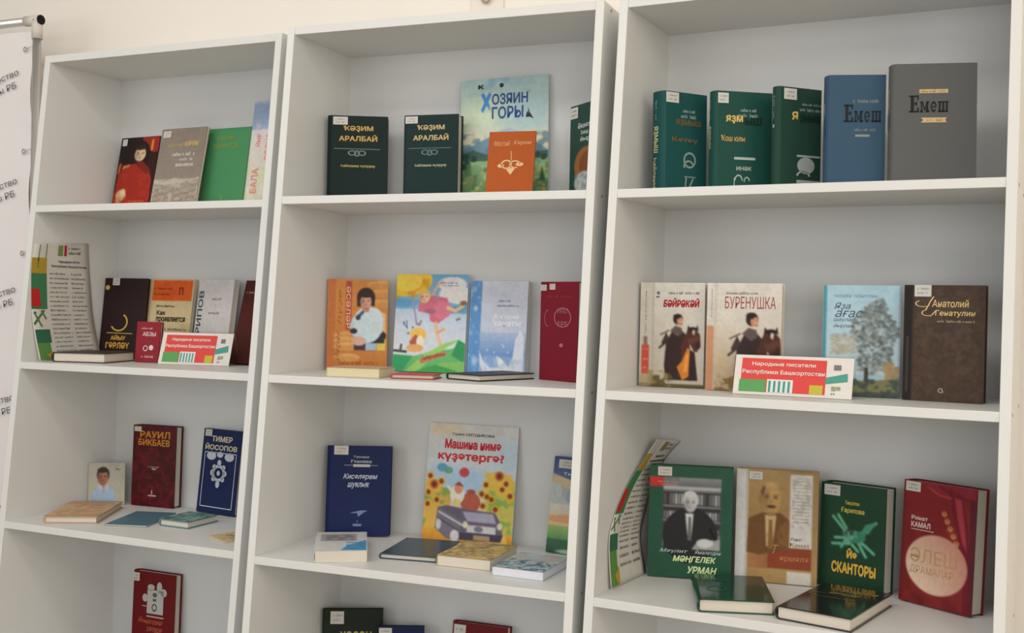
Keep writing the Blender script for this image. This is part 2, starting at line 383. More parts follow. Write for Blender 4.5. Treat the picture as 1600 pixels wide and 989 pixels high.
def p_beige(c):
    c.grad(0,1,(214,196,156),(200,180,136)); c.rect(.1,.97,.015,.27,(222,96,38)); c.blot(5,2,(206,84,30),.55,.5,.1,.97,.015,.27); c.rect(.8,1,.55,1,(196,170,120),.5)
def p_garipov(c):
    c.grad(0,1,(214,210,210),(204,200,200)); c.ell(.3,.92,.3,.14,(86,52,44)); c.poly([(.05,1),(.12,.84),(.4,.8),(.55,.92),(.5,1)], (82,50,42))
    c.ell(.68,.9,.28,.15,(86,100,116)); c.blot(16,3,(60,72,90),.5,.9,.4,.97,.76,1); c.rect(0,1,.97,1,(70,70,76),.7)
def p_man(c):
    c.grad(0,1,(176,172,160),(190,184,168)); c.ell(.42,.88,.34,.34,(158,180,206)); c.ell(.42,.74,.3,.16,(166,188,214)); c.poly([(.32,.56),(.5,.56),(.42,.72)], (190,140,115))
    face(c,.4,.34,.15,.19,(168,112,88),(52,44,42)); c.poly([(.26,.5),(.36,.54),(.42,.66),(.3,.62)], (186,204,226)); c.poly([(.56,.5),(.48,.56),(.42,.66),(.54,.62)], (186,204,226))
def p_marbled(c):
    c.blot(5,3,(64,12,16),.45,.7); c.blot(11,8,(118,26,30),.55,.55); c.blot(22,12,(50,8,12),.6,.5)
def p_hozyain(c):
    c.grad(0,.55,(166,196,198),(214,218,204)); c.ell(.2,.3,.45,.22,(204,220,190),.8,soft=.7); c.ell(.75,.3,.4,.2,(176,206,210),.8,soft=.6); c.blot(5,3,(120,160,190),.55,.5,v1=.14)
    c.ell(.1,.5,.35,.12,(228,222,196),.8,soft=.6); c.ell(.85,.52,.3,.1,(232,222,190),.8,soft=.6)
    c.poly([(0,.58),(.12,.54),(.3,.48),(.45,.425),(.58,.41),(.68,.44),(.8,.5),(.92,.56),(1,.6),(1,.68),(0,.68)], (118,152,170)); c.poly([(.3,.48),(.45,.425),(.58,.41),(.68,.44),(.6,.46),(.52,.44),(.42,.47)], (168,200,214))
    c.blot(9,5,(92,128,148),.52,.7,v0=.44,v1=.66); c.poly([(0,.6),(.15,.57),(.3,.61),(.6,.62),(1,.6),(1,.74),(0,.74)], (72,104,96))
    c.grad(.66,.93,(142,180,134),(104,142,92)); c.blot(7,2,(160,200,144),.5,.9,v0=.66,v1=.82); c.blot(12,7,(84,120,84),.54,.8,v0=.64,v1=.94); c.blot(16,9,(196,190,110),.62,.8,v0=.74,v1=.94); c.blot(20,4,(206,150,90),.7,.7,v0=.74,v1=.92)
    c.grad(.93,1,(196,214,170),(206,218,180)); c.spots([(.07,.62),(.16,.64),(.88,.63),(.95,.65),(.04,.7)],.035,(50,80,70)); c.poly([(.9,.84),(.93,.72),(.97,.84)],(60,96,60)); c.poly([(.05,.68),(.07,.58),(.1,.68)],(50,82,70))
def p_darkgreen_arch(c):
    c.grad(0,1,(38,72,62),(34,64,56)); c.ell(.62,.66,.44,.2,(150,96,52)); c.ell(.7,.66,.34,.15,(126,76,44)); c.ell(.55,.84,.36,.12,(176,182,182)); c.blot(18,3,(120,132,134),.5,.7,.18,.95,.74,.96); c.rect(0,1,.93,1,(34,64,56),.9)
def p_orangewoman(c):
    c.grad(0,1,(206,136,66),(188,118,56)); c.rect(.0,.13,0,1,(186,104,52),.7)
    for i,(v,u0) in enumerate(((.05,.62),(.15,.7),(.26,.72),(.62,.15),(.68,.14),(.74,.15),(.86,.18))):
        c.ell(.95 if i < 3 else .33, v, .3 if i < 3 else .22, .045, (222,170,104),.75); c.ell(.95 if i < 3 else .33, v+.02, .28 if i < 3 else .2, .03, (200,140,76),.7)
    c.rect(.3,.4,.02,.56,(178,76,62)); c.rect(.83,.97,.66,.78,(214,192,84)); c.poly([(.66,.28),(.97,.38),(.97,.66),(.72,.66)],(214,180,126))
    c.poly([(.45,.78),(.45,.7),(.66,.66),(.8,.7),(.8,.78)], (66,50,60)); c.rect(.64,.82,.66,.78,(160,184,206)); c.rect(.6,.95,.6,.7,(34,40,48)); c.ell(.86,.62,.12,.06,(34,40,48))
    c.ell(.67,.5,.25,.2,(196,212,218)); c.ell(.6,.52,.22,.15,(188,206,214)); c.ell(.78,.46,.15,.15,(204,216,220)); c.poly([(.42,.58),(.5,.38),(.66,.33),(.85,.36),(.92,.58),(.7,.66),(.52,.66)],(196,212,218)); c.ell(.44,.57,.06,.03,(40,44,52)); c.line([(.6,.35),(.53,.4)],.05,(70,84,104)); c.ell(.51,.42,.04,.03,(52,60,76))
    c.ell(.53,.68,.12,.05,(214,170,150)); c.poly([(.57,.3),(.7,.3),(.68,.36),(.6,.36)],(186,128,108)); c.ell(.635,.195,.15,.105,(50,30,30)); c.rect(.49,.545,.19,.3,(50,30,30)); c.rect(.725,.78,.19,.29,(50,30,30)); face(c,.635,.24,.098,.078,(212,156,136),(50,30,30)); c.ell(.635,.165,.105,.035,(50,30,30))
def p_kid(c):
    c.grad(0,.36,(108,168,204),(140,186,212)); c.grad(.36,.84,(190,206,226),(214,218,222)); c.ell(.1,.3,.3,.06,(96,160,206),.9,soft=.5)
    c.ell(.1,.06,.4,.17,(236,196,62)); c.blot(9,3,(214,150,40),.52,.8,0,.46,0,.26); c.ell(.16,.08,.2,.1,(246,216,90),.7); c.ell(.78,.1,.2,.075,(222,224,228)); c.ell(.84,.2,.24,.085,(226,226,226)); c.ell(.9,.24,.2,.06,(232,230,226)); c.ell(.75,.36,.2,.04,(72,146,196),.8); c.ell(.95,.35,.12,.05,(88,156,200),.8)
    c.poly([(.34,.26),(.5,.22),(.72,.24),(.76,.33),(.7,.45),(.6,.51),(.5,.48),(.48,.4),(.32,.38)],(212,112,136)); c.ell(.66,.36,.13,.09,(220,126,148)); c.ell(.5,.38,.08,.025,(150,100,116),.6); face(c,.4,.235,.075,.065,(238,196,164),(226,188,90)); c.line([(.52,.2),(.58,.12),(.64,.07)],.035,(228,182,150)); c.line([(.74,.34),(.84,.37),(.94,.32),(.97,.29)],.05,(232,192,150)); c.ell(.95,.29,.05,.025,(140,110,90))
    c.line([(.58,.5),(.6,.6),(.66,.7),(.66,.78)],.045,(232,186,144)); c.line([(.6,.6),(.7,.56)],.035,(222,170,130)); c.ell(.34,.62,.11,.07,(236,190,90)); c.poly([(.22,.7),(.3,.62),(.4,.66),(.4,.74),(.26,.76)],(178,92,80)); c.ell(.37,.69,.05,.06,(242,226,206)); c.ell(.3,.76,.12,.04,(226,170,110))
    c.line([(.22,.24),(.28,.4),(.31,.51)],.025,(160,150,190)); c.line([(.31,.51),(.35,.52),(.37,.48)],.02,(140,110,130)); c.spots([(.14,.52),(.17,.54),(.26,.55),(.2,.61),(.13,.5),(.87,.46),(.9,.45)],.012,(66,72,96)); c.line([(.17,.48),(.18,.56)],.01,(70,80,104))
    c.poly([(0,.83),(.3,.84),(.6,.78),(.8,.76),(1,.7),(1,1),(0,1)],(104,180,110)); c.poly([(.82,.82),(.9,.66),(1,.7),(1,.9)],(52,150,90)); c.poly([(0,.83),(.28,.84),(.14,1),(0,1)],(58,160,104)); c.poly([(.18,1),(.44,.82),(.72,.7),(.92,.66),(.6,.82),(.36,1)],(150,204,106)); c.poly([(.4,1),(.7,.9),(1,.88),(1,1)],(132,192,104)); c.poly([(.3,1),(.6,.92),(.9,.98),(.9,1)],(70,164,88))
    c.poly([(.37,.87),(.72,.78),(.76,.82),(.4,.92)],(196,126,96)); c.line([(.0,.79),(.18,.8)],.03,(58,66,70)); c.line([(.1,.79),(.11,.73)],.03,(90,80,80))
def p_swan(c):
    c.grad(0,.55,(206,210,224),(196,204,224)); c.grad(.55,.8,(176,192,220),(112,152,206)); c.grad(.8,1,(128,164,212),(160,186,222))
    c.rect(0,.2,0,1,(96,148,204)); c.blot(14,3,(150,186,222),.58,.7,0,.2); c.ell(.1,.3,.05,.04,(206,220,236),.8,soft=.6); c.ell(.12,.85,.07,.06,(176,204,232),.8,soft=.6)
    c.poly([(.2,.76),(.28,.86),(.4,.93),(.55,.92),(.7,.93),(.78,.82),(.82,.62),(.9,.52),(.97,.6),(.97,1),(.3,1),(.22,.9)],(218,224,236)); c.poly([(.5,.8),(.6,.83),(.72,.92),(.6,.96),(.54,.9)],(230,234,240)); c.blot(10,6,(178,198,226),.56,.6,.3,.97,.82,1)
    c.spots([(.34,.74),(.46,.76),(.6,.68),(.62,.7),(.7,.76)],.012,(232,238,244)); c.ell(.38,.12,.12,.05,(190,196,212),.7,soft=.6); c.ell(.65,.15,.14,.06,(190,198,210),.6,soft=.6)
def p_car(c):
    c.grad(0,.42,(214,212,206),(206,214,222)); c.ell(.18,.05,.3,.08,(226,206,170),.7,soft=.6); c.ell(.2,.5,.35,.2,(170,200,226),.8,soft=.6); c.ell(.9,.25,.25,.2,(186,212,230),.7,soft=.6); c.ell(.5,.5,.3,.16,(168,204,232),.9,soft=.5)
    c.poly([(0,.5),(.12,.48),(.3,.62),(.3,1),(0,1)],(226,180,84)); c.poly([(.68,.4),(.85,.38),(1,.46),(1,1),(.7,1)],(206,196,96)); c.blot(9,4,(120,166,74),.5,.85,0,.3,.55,.92); c.blot(9,7,(132,176,80),.5,.8,.72,1,.5,.95); c.blot(7,2,(236,190,70),.55,.8,.66,1,.4,.8); c.grad(.9,1,(226,170,62),(214,146,50)); c.poly([(.72,1),(.8,.85),(.93,.92),(.96,1)],(236,196,96))
    sp=[(.05,.46),(.1,.53),(.18,.5),(.04,.6),(.14,.66),(.04,.7),(.68,.5),(.82,.42),(.9,.48),(.86,.53),(.7,.6),(.75,.62),(.95,.58),(.64,.58),(.8,.7),(.66,.68)]
    c.spots(sp,.042,(232,184,60)); c.spots(sp,.026,(140,66,40)); c.spots([(.1,.53),(.82,.42)],.05,(206,110,50)); c.spots([(.1,.53),(.82,.42)],.03,(120,54,36))
    c.ell(.18,.38,.06,.035,(96,160,196)); c.ell(.25,.4,.05,.03,(110,164,140)); c.ell(.43,.41,.055,.04,(206,70,76))
    c.ell(.52,.66,.11,.085,(186,92,72)); c.ell(.52,.57,.05,.02,(176,80,66)); c.ell(.37,.6,.08,.08,(238,234,226)); c.ell(.38,.55,.05,.045,(222,150,120)); c.poly([(.33,.52),(.38,.49),(.44,.53)],(170,60,60)); c.line([(.26,.54),(.33,.6)],.03,(236,226,210)); c.rect(.33,.4,.64,.7,(232,214,120))
    c.poly([(.16,.72),(.26,.7),(.5,.72),(.8,.73),(.86,.8),(.9,.92),(.85,.97),(.3,.98),(.24,.9),(.14,.9)],(104,98,116)); c.poly([(.16,.72),(.44,.82),(.4,.97),(.28,.98),(.14,.9)],(122,114,130)); c.poly([(.44,.74),(.78,.74),(.82,.82),(.5,.82)],(170,168,190)); c.rect(.5,.82,.85,.91,(206,206,206)); c.ell(.63,.88,.05,.025,(120,120,140)); c.poly([(.38,.92),(.9,.91),(.88,.97),(.4,.98)],(72,66,86)); c.rect(.58,.76,.93,.97,(176,148,120)); c.ell(.37,.95,.05,.05,(214,212,216)); c.ell(.18,.86,.03,.05,(206,206,210)); c.line([(.18,.76),(.46,.86)],.02,(206,204,212)); c.ell(.86,.84,.03,.03,(226,220,190)); c.ell(.48,.85,.03,.03,(226,220,190)); c.line([(.17,.81),(.4,.9)],.015,(86,80,98))
def p_land(c):
    c.grad(0,.25,(60,78,130),(96,112,150)); c.grad(.25,.5,(176,182,182),(150,170,182)); c.poly([(0,.18),(.5,.26),(1,.24),(1,.36),(.4,.34),(0,.28)],(206,186,150)); c.blot(6,3,(200,204,200),.5,.8,0,1,.28,.5); c.grad(.5,.72,(214,216,206),(230,190,140)); c.ell(.75,.58,.4,.08,(240,232,206),.9,soft=.6); c.poly([(0,.62),(.5,.6),(1,.66),(1,.7),(0,.68)],(224,166,120)); c.grad(.72,.88,(160,186,110),(84,136,84)); c.grad(.86,1,(62,104,74),(52,90,66)); c.ell(.6,.98,.4,.03,(150,190,160))
def p_green_photo(c):
    c.grad(0,1,(40,86,64),(36,80,60)); c.rect(0,.36,.1,.19,(196,54,52)); c.rect(.17,.86,.1,.74,(120,120,122)); c.grad(.1,.2,(140,142,142),(96,98,100),.36,.86); c.rect(.17,.86,.18,.21,(176,178,178))
    for r,(v0,v1) in enumerate(((.23,.35),(.37,.48),(.5,.6))):
        c.rect(.17,.86,v0,v1,(52,52,54))
        for i in range(20):
            u=.18+i*.034; g=(90,130,170,110,150,60,190)[(i*5+r*3)%7]; c.rect(u,u+.024,v0+.015+.02*((i*3+r)%3),v1-.008,(g,g,g))
    c.ell(.5,.62,.33,.25,(36,36,38)); c.poly([(.18,.74),(.2,.5),(.38,.4),(.6,.42),(.76,.52),(.84,.7),(.8,.74)],(38,38,40)); c.poly([(.44,.42),(.54,.42),(.52,.62),(.47,.62)],(206,206,206)); c.poly([(.48,.45),(.51,.45),(.52,.66),(.47,.66)],(96,96,98)); face(c,.5,.325,.078,.085,(186,186,186),(206,206,206),cap=1.02); c.poly([(.52,.74),(.6,.66),(.86,.64),(.86,.74)],(156,156,156)); c.ell(.68,.68,.1,.04,(200,200,200)); c.line([(.74,.55),(.8,.64)],.03,(20,20,20))
def p_tan(c):
    c.grad(0,1,(160,130,84),(168,138,92)); c.rect(0,.125,0,1,(206,206,206)); c.rect(.125,.15,0,1,(190,186,176)); c.grad(.0,.72,(172,142,94),(150,116,70),.15,.66); c.rect(.66,.93,.03,.68,(214,210,202)); c.blot(16,4,(176,172,164),.52,.7,.68,.92,.06,.5); c.rect(.3,.93,.68,.87,(138,66,40)); c.grad(.68,.88,(170,120,78),(150,100,64),.15,.4,False)
    c.poly([(.14,.74),(.16,.44),(.33,.38),(.55,.38),(.66,.44),(.66,.68),(.5,.72),(.3,.76)],(112,76,42)); c.poly([(.36,.4),(.5,.4),(.46,.68),(.38,.68)],(200,172,126)); c.poly([(.41,.44),(.45,.44),(.47,.7),(.4,.7)],(134,98,60)); face(c,.43,.25,.13,.15,(186,146,92),(120,86,50),bald=True,shade=.72); c.ell(.435,.325,.055,.013,(70,48,30),.9); c.ell(.30,.26,.025,.045,(150,112,70)); c.ell(.44,.13,.1,.04,(206,168,112),.7,soft=.8); c.poly([(.3,.2),(.33,.14),(.36,.16),(.33,.24)],(110,80,48)); c.rect(.64,.93,.89,1,(206,202,192)); c.blot(10,8,(150,108,62),.55,.5,.15,.66,.4,.72)
def p_bird(c):
    c.grad(0,1,(30,66,44),(28,60,40)); G=(74,150,116)
    for a,b in (((.2,.32),(.42,.46)),((.28,.3),(.44,.44)),((.86,.33),(.62,.46)),((.78,.36),(.6,.48)),((.24,.52),(.5,.5)),((.2,.58),(.46,.56)),((.62,.52),(.84,.62)),((.6,.54),(.72,.66)),((.4,.54),(.34,.6)),((.5,.56),(.6,.62))): c.line([a,b],.05,G); c.line([a,b],.018,(130,190,160))
    c.ell(.54,.49,.17,.055,(60,132,100)); c.ell(.46,.45,.06,.035,(44,60,52)); c.blot(20,3,(118,182,150),.55,.8,.36,.74,.43,.56); c.poly([(.62,.46),(.7,.36),(.86,.32),(.76,.44)],(70,146,112))
def p_redtheatre(c):
    c.grad(0,1,(132,38,40),(112,36,36)); c.blot(4,2,(144,50,50),.5,.5)
    c.poly([(.28,0),(1,0),(1,.12),(.8,.1),(.55,.09),(.4,.07)],(138,40,54)); c.poly([(.62,.02),(.8,.06),(.9,.3),(.95,.6),(.97,1),(.88,1),(.86,.62),(.78,.4),(.68,.2)],(116,28,40)); c.poly([(.7,.06),(.8,.1),(.86,.3),(.9,.5),(.84,.44),(.76,.26)],(168,60,70)); c.poly([(.92,.1),(1,.08),(1,1),(.95,1),(.93,.5)],(92,34,48)); c.line([(.35,.04),(.5,.09),(.66,.1)],.02,(176,70,74)); c.line([(.5,.02),(.7,.08),(.95,.1)],.025,(106,26,38))
    for i in range(5): c.ell(.58+i*.045,.235+i*.055,.035,.022,(206,150,96)); c.ell(.58+i*.045,.23+i*.055,.02,.012,(170,90,60))
    u,v=.5,.66; rr=np.sqrt(((c.u-u)/.43)**2+((c.v-v)/.245)**2); g=np.clip((c.u-.1)*.55+(.9-c.v)*.6,0,1)[...,None]; col=np.array([226,208,182.])*(1-g)+np.array([176,96,82.])*g; a=np.clip((1-rr)/.03,0,1)[...,None]; c.c=c.c*(1-a)+col*a
    c.rect(.0,.03,0,1,(92,28,30),.5)
def rider(c, u, v, s):
    """rider in dark furs with a brown horse's head and an orange caparison"""
    P=lambda x,y:(u+x*s,v+y*s/c.asp)
    c.poly([P(-.34,.95),P(-.3,.4),P(-.16,.12),P(.05,.05),P(.2,.2),P(.3,.5),P(.36,1.3),P(-.3,1.3)],(52,36,34)); c.poly([P(-.2,.1),P(-.08,-.02),P(.08,.02),P(.1,.16),P(-.02,.24)],(96,80,76)); c.poly([P(-.3,.14),P(-.42,.4),P(-.36,.46),P(-.22,.3)],(66,50,48)); c.line([P(-.24,.1),P(-.44,.2)],.02,(90,76,72)); c.line([P(-.3,.38),P(-.46,.52)],.03,(60,46,44))
    c.ell(*P(-.01,-.18),.12*s,.13*s/c.asp,(40,28,26)); c.ell(*P(.03,-.14),.075*s,.1*s/c.asp,(188,130,106)); c.ell(*P(-.03,-.25),.1*s,.06*s/c.asp,(44,30,28)); c.ell(*P(.06,-.15),.05*s,.08*s/c.asp,(196,140,114)); c.ell(*P(.065,-.15),.03*s,.02*s/c.asp,(90,56,48),.7,soft=.8); c.ell(*P(.06,-.12),.03*s,.04*s/c.asp,(214,160,130),.8); c.line([P(.06,-.06),P(.1,-.07)],.012,(120,60,56))
    c.poly([P(.18,.2),P(.24,.06),P(.42,.04),P(.54,.18),P(.56,.4),P(.48,.6),P(.4,.6),P(.3,.42),P(.1,.8),P(.06,.5)],(78,44,34)); c.poly([P(.22,.12),P(.24,-.04),P(.3,.04)],(50,32,28)); c.poly([P(.42,.06),P(.48,-.05),P(.5,.1)],(50,32,28)); c.ell(*P(.36,.05),.1*s,.05*s/c.asp,(30,22,22)); c.poly([P(.36,.06),P(.42,.08),P(.4,.2),P(.35,.16)],(214,190,176)); c.ell(*P(.5,.45),.06*s,.08*s/c.asp,(56,34,30)); c.poly([P(.22,.3),P(.5,.2),P(.54,.3),P(.3,.44)],(104,62,46),.7)
    c.poly([P(.24,.5),P(.3,.55),P(.28,1.2),P(.12,1.3),P(-.02,.98),P(.1,.84)],(206,122,46)); c.poly([P(.2,.7),P(.28,.62),P(.24,1.1),P(.14,1.1)],(226,150,66)); c.poly([P(.3,.55),P(.42,.62),P(.5,1.3),P(.28,1.3)],(48,32,28))
def p_bairakai(c):
    c.grad(0,1,(212,208,200),(186,176,160)); c.rect(0,.2,0,1,(200,194,182),.7); c.rect(.19,.215,0,1,(160,156,148),.6); c.rect(.03,.15,.6,.88,(196,84,66)); c.rect(.06,.12,.52,.6,(110,70,60),.7); rider(c,.6,.42,.62); c.grad(.97,1,(96,84,52),(90,78,48)); c.blot(14,3,(96,88,52),.42,.95,.2,.62,.87,1); c.blot(12,5,(150,132,80),.55,.8,0,.5,.84,1); c.rect(0,.19,.88,1,(160,146,110),.7)
def p_burenushka(c):
    c.grad(0,.4,(214,208,200),(206,198,186)); c.grad(.4,1,(206,196,182),(176,150,118)); c.rect(0,.1,.4,1,(190,122,84),.75); c.rect(.1,.14,0,1,(186,178,166),.5); rider(c,.62,.42,.68); c.blot(14,7,(120,98,54),.42,.95,.12,.6,.86,1); c.grad(.4,.8,(206,196,182),(190,166,130),.14,.24)
def p_tree(c):
    c.grad(0,.8,(164,198,214),(188,208,216)); c.rect(0,.045,0,1,(70,140,150)); c.ell(.65,.52,.36,.42,(150,170,176),.4,soft=.5)
    rnd=random.Random(4)
    for i in range(420):
        a=rnd.random()*6.28; r=rnd.random()**.55; u=.68+.27*r*math.cos(a)*(1-.15*math.sin(5*a)); v=.47+.34*r*math.sin(a)*(1+.1*math.sin(4*a)); g=rnd.choice(((116,126,122),(134,142,138),(98,108,108),(156,162,158),(84,94,96),(126,134,132))); c.ell(u,v,rnd.uniform(.018,.042),rnd.uniform(.008,.018),g,.8,rot=rnd.uniform(-50,50))
    for i in range(90):
        c.ell(rnd.uniform(.12,.42),rnd.uniform(.44,.62),.032,.013,rnd.choice(((178,170,150),(196,190,176),(160,160,150))),.7)
    for i in range(30): c.ell(rnd.uniform(.82,.97),rnd.uniform(.7,.84),.045,.02,rnd.choice(((166,140,100),(150,130,92))),.8)
    c.grad(.88,1,(84,94,92),(72,80,82)); c.poly([(.05,.9),(.3,.84),(.6,.86),(1,.82),(1,.95),(.05,.97)],(126,122,84)); c.blot(14,4,(60,74,70),.5,.8,.05,1,.84,1); c.rect(.55,.6,.74,.86,(60,62,58)); c.rect(.98,1,0,1,(110,124,130),.6)
def p_leather(c):
    c.grad(0,1,(74,58,48),(78,60,48)); c.blot(9,3,(92,72,58),.5,.5); c.blot(26,6,(58,46,38),.55,.5); c.rect(0,.11,0,1,(34,28,26)); c.rect(.11,.125,0,1,(60,48,42)); c.line([(.055,.45),(.05,.92)],.012,(120,112,106),.8)

# ---------------------------------------------------------------- standing books: case, shelf, thickness, x, y, yaw, lean, width, height
def S(label, c, k, T, x, y, yaw, lean, W, H, cover, roll=0.0, **kw):
    return book(label, stand_mw(c, k, T, x, y, yaw, lean, roll), W, H, T, cover, **kw)
def LY(label, c, k, x, y, yaw, W, H, T, cover, dz=0.0, **kw):
    return book(label, lie_mw(c, k, T, x, y, yaw, dz), W, H, T, cover, **kw)
G0, G1, G2 = 'books on the left bookcase', 'books on the middle bookcase', 'books on the right bookcase'

# left bookcase, top shelf
S('red and black book with a portrait of a woman in red', 0,1,.016, .0387,.2187,-.0696,.1791,.1566,.2267, (52,28,28), paint=p_redportrait, sticker=(.05,.17,.02,.11), group=G0,
  flats=[('title_lettering', (206,96,46), lambda f: f.text('РӘМИ', .42,.82,.85,.91, .03).scrawl(.36,.86,.955,.985,2))])
S('taupe softcover book with white title lines and a pale mountain sketch', 0,1,.010, .2148,.1852,-.0437,.2076,.1695,.244, (140,128,116), soft=True, paint=p_graymount, sticker=(.05,.22,.03,.11), group=G0,
  flats=[('author_lettering', (206,178,110), lambda f: f.text('МОСТАЙ', .2,.52,.185,.23,.01).text('КӘРИМ', .56,.86,.165,.23,.04)),
         ('title_lettering', (226,220,212), lambda f: f.scrawl(.32,.82,.30,.345,4).scrawl(.5,.78,.365,.405,5).scrawl(.43,.82,.425,.475,6))])
S('bright green clothbound book with faint gilt title', 0,1,.012, .3574,.2252,-.057,.1578,.1588,.2397, (78,144,96), group=G0, rough=.5,
  flats=[('title_lettering', (140,160,76), lambda f: f.text('ҒАЛИМ', .26,.66,.10,.15,.02).text('ХИСМАТОВ', .16,.76,.19,.25,.02).rect(.5,.52,.82,.89))])
S('tall pale pastel picture book half hidden by the bookcase side', 0,1,.006, .5147,.2229,-.0869,.1457,.1908,.3109, (222,216,212), soft=True, paint=p_pale, group=G0,
  flats=[('title_lettering', (230,140,140), lambda f: f.text('БАЛА', .1,.22,.62,.85,.02,rot=90).text('СӘСКӘ', .3,.42,.3,.55,.02,rot=90).text('ЙЫР', .1,.2,.3,.42,.02,rot=90))])
# left bookcase, second shelf
S('dark brown book with a gold crescent and gold title', 0,2,.012, .0265,.1889,.18,.1327,.1445,.2379, (46,32,32), sticker=(.2,.36,.0,.09), group=G0,
  flats=[('gold_ornament', GOLD, lambda f: f.ring(.42,.55,.2,.115,.16,-150,60).line([(.16,.685),(.75,.69)],.012).disc(.09,.12,.05,.03)),
         ('title_lettering', (196,150,70), lambda f: f.text('АЙЫУ', .26,.6,.705,.775,.05).text('ГӨРЛӘҮ', .16,.7,.80,.88,.05))])
S('beige softcover book with an orange band across the top', 0,2,.012, .1529,.2301,-.0107,.1381,.1694,.2375, (208,188,146), soft=True, paint=p_beige, group=G0, backcol=(150,110,60),
  flats=[('title_lettering', (52,46,40), lambda f: f.text('Как', .24,.44,.39,.45,.04).text('проявляется', .24,.88,.47,.55,.04).scrawl(.45,.93,.61,.635,7).scrawl(.22,.66,.325,.35,8)),
         ('band_lettering', (150,60,30), lambda f: f.scrawl(.14,.55,.1,.135,3).scrawl(.14,.5,.18,.2,9).text('П', .68,.78,.1,.2,.06))])
S('white book with a surname running up its left edge', 0,2,.018, .3383,.2281,-.2165,.1268,.152,.2359, (206,202,202), paint=p_garipov, group=G0, soft=True,
  flats=[('title_lettering', (72,78,90), lambda f: f.text('ГАРИПОВ', .03,.17,.14,.86,.02,rot=90)), ('author_lettering', (170,140,140), lambda f: f.scrawl(.42,.72,.22,.25,4).scrawl(.36,.68,.39,.42,6).rect(.54,.55,.3,.33))])
S('dark maroon book leaning behind the sign beside the case side', 0,2,.02, .4969,.196,-.1409,.2558,.1361,.2374, (84,40,38), group=G0, rough=.35,
  flats=[('title_lettering', (196,160,120), lambda f: f.scrawl(.12,.9,.13,.16,3).text('Н', .7,.82,.42,.48,.02).rect(.6,.75,.56,.575))])
S('small crimson booklet standing in front of the beige book', 0,2,.014, .2395,.1069,.0909,.0954,.0817,.1129, (146,42,54), group=G0,
  flats=[('title_lettering', (222,190,190), lambda f: f.scrawl(.24,.72,.14,.19,4).text('АБЗЫ', .3,.84,.25,.36,.03)), ('emblem', (220,206,204), lambda f: f.disc(.68,.64,.09,.065).ring(.45,.66,.1,.07,.3).scrawl(.3,.8,.84,.89,7))])
# left bookcase, third shelf
S('small grey book with a photograph of a man in a blue shirt', 0,3,.012, .0306,.1568,.6025,.0500,.1016,.122, (178,174,162), paint=p_man, group=G0, soft=True,
  flats=[('title_lettering', (130,132,140), lambda f: f.scrawl(.74,.9,.12,.18,2))])
S('thick marbled dark red book with gold capital title', 0,3,.032, .1321,.2222,.0724,.0345,.1503,.2349, (88,20,26), paint=p_marbled, sticker=(.03,.19,.02,.08), group=G0, rough=.3,
  flats=[('title_lettering', (200,134,52), lambda f: f.text('РАУИЛ', .16,.86,.07,.155,.03).text('БИКБАЕВ', .13,.86,.17,.25,.03)), ('ornament', (190,176,160), lambda f: f.scrawl(.38,.62,.5,.52,3).rect(.46,.56,.53,.545).rect(.47,.49,.8,.85).rect(.4,.58,.86,.875))])
S('navy blue book with silver folk ornament and silver frame', 0,3,.014, .3593,.2341,-.1271,.1171,.153,.2373, (32,44,84), sticker=(.07,.24,.01,.09), group=G0,
  flats=[('title_lettering', (206,196,166), lambda f: f.text('ТИМЕР', .25,.78,.08,.15,.04).text('ЙОСОПОВ', .1,.92,.17,.25,.04)),
         ('silver_ornament', (196,202,214), lambda f: f.ring(.5,.52,.17,.1,.35).disc(.5,.52,.04,.03).disc(.5,.40,.05,.04).disc(.5,.65,.05,.045).disc(.34,.52,.05,.035).disc(.66,.52,.05,.035).disc(.38,.45,.045,.03).disc(.62,.45,.045,.03).disc(.38,.59,.045,.03).disc(.62,.59,.045,.03).disc(.28,.32,.12,.05).disc(.74,.32,.12,.05).disc(.5,.3,.08,.035).rect(.1,.92,.275,.285).rect(.1,.115,.28,.93).rect(.905,.92,.28,.93).rect(.1,.92,.92,.93))])
# left bookcase, fourth shelf
S('red book with a grey framed picture and script title', 0,4,.028, .1231,.2348,0,.0394,.1632,.2298, (108,24,28), sticker=(.03,.18,.025,.13), group=G0,
  flats=[('picture_frame', (186,184,182), lambda f: f.rect(.37,.74,.22,.52).disc(.32,.33,.06,.05).disc(.45,.19,.08,.04).disc(.64,.18,.06,.07).disc(.74,.24,.07,.05).rect(.37,.76,.55,.565).rect(.26,.36,.43,.44)), ('figure', (110,110,116), lambda f: f.disc(.54,.28,.05,.03).rect(.5,.58,.33,.36).ring(.54,.44,.06,.05,.4)),
         ('title_lettering', (196,100,72), lambda f: f.text('Йондоҙҙар', .18,.74,.575,.66,.01,.35).text('хәтере', .38,.74,.69,.77,.01,.35))])

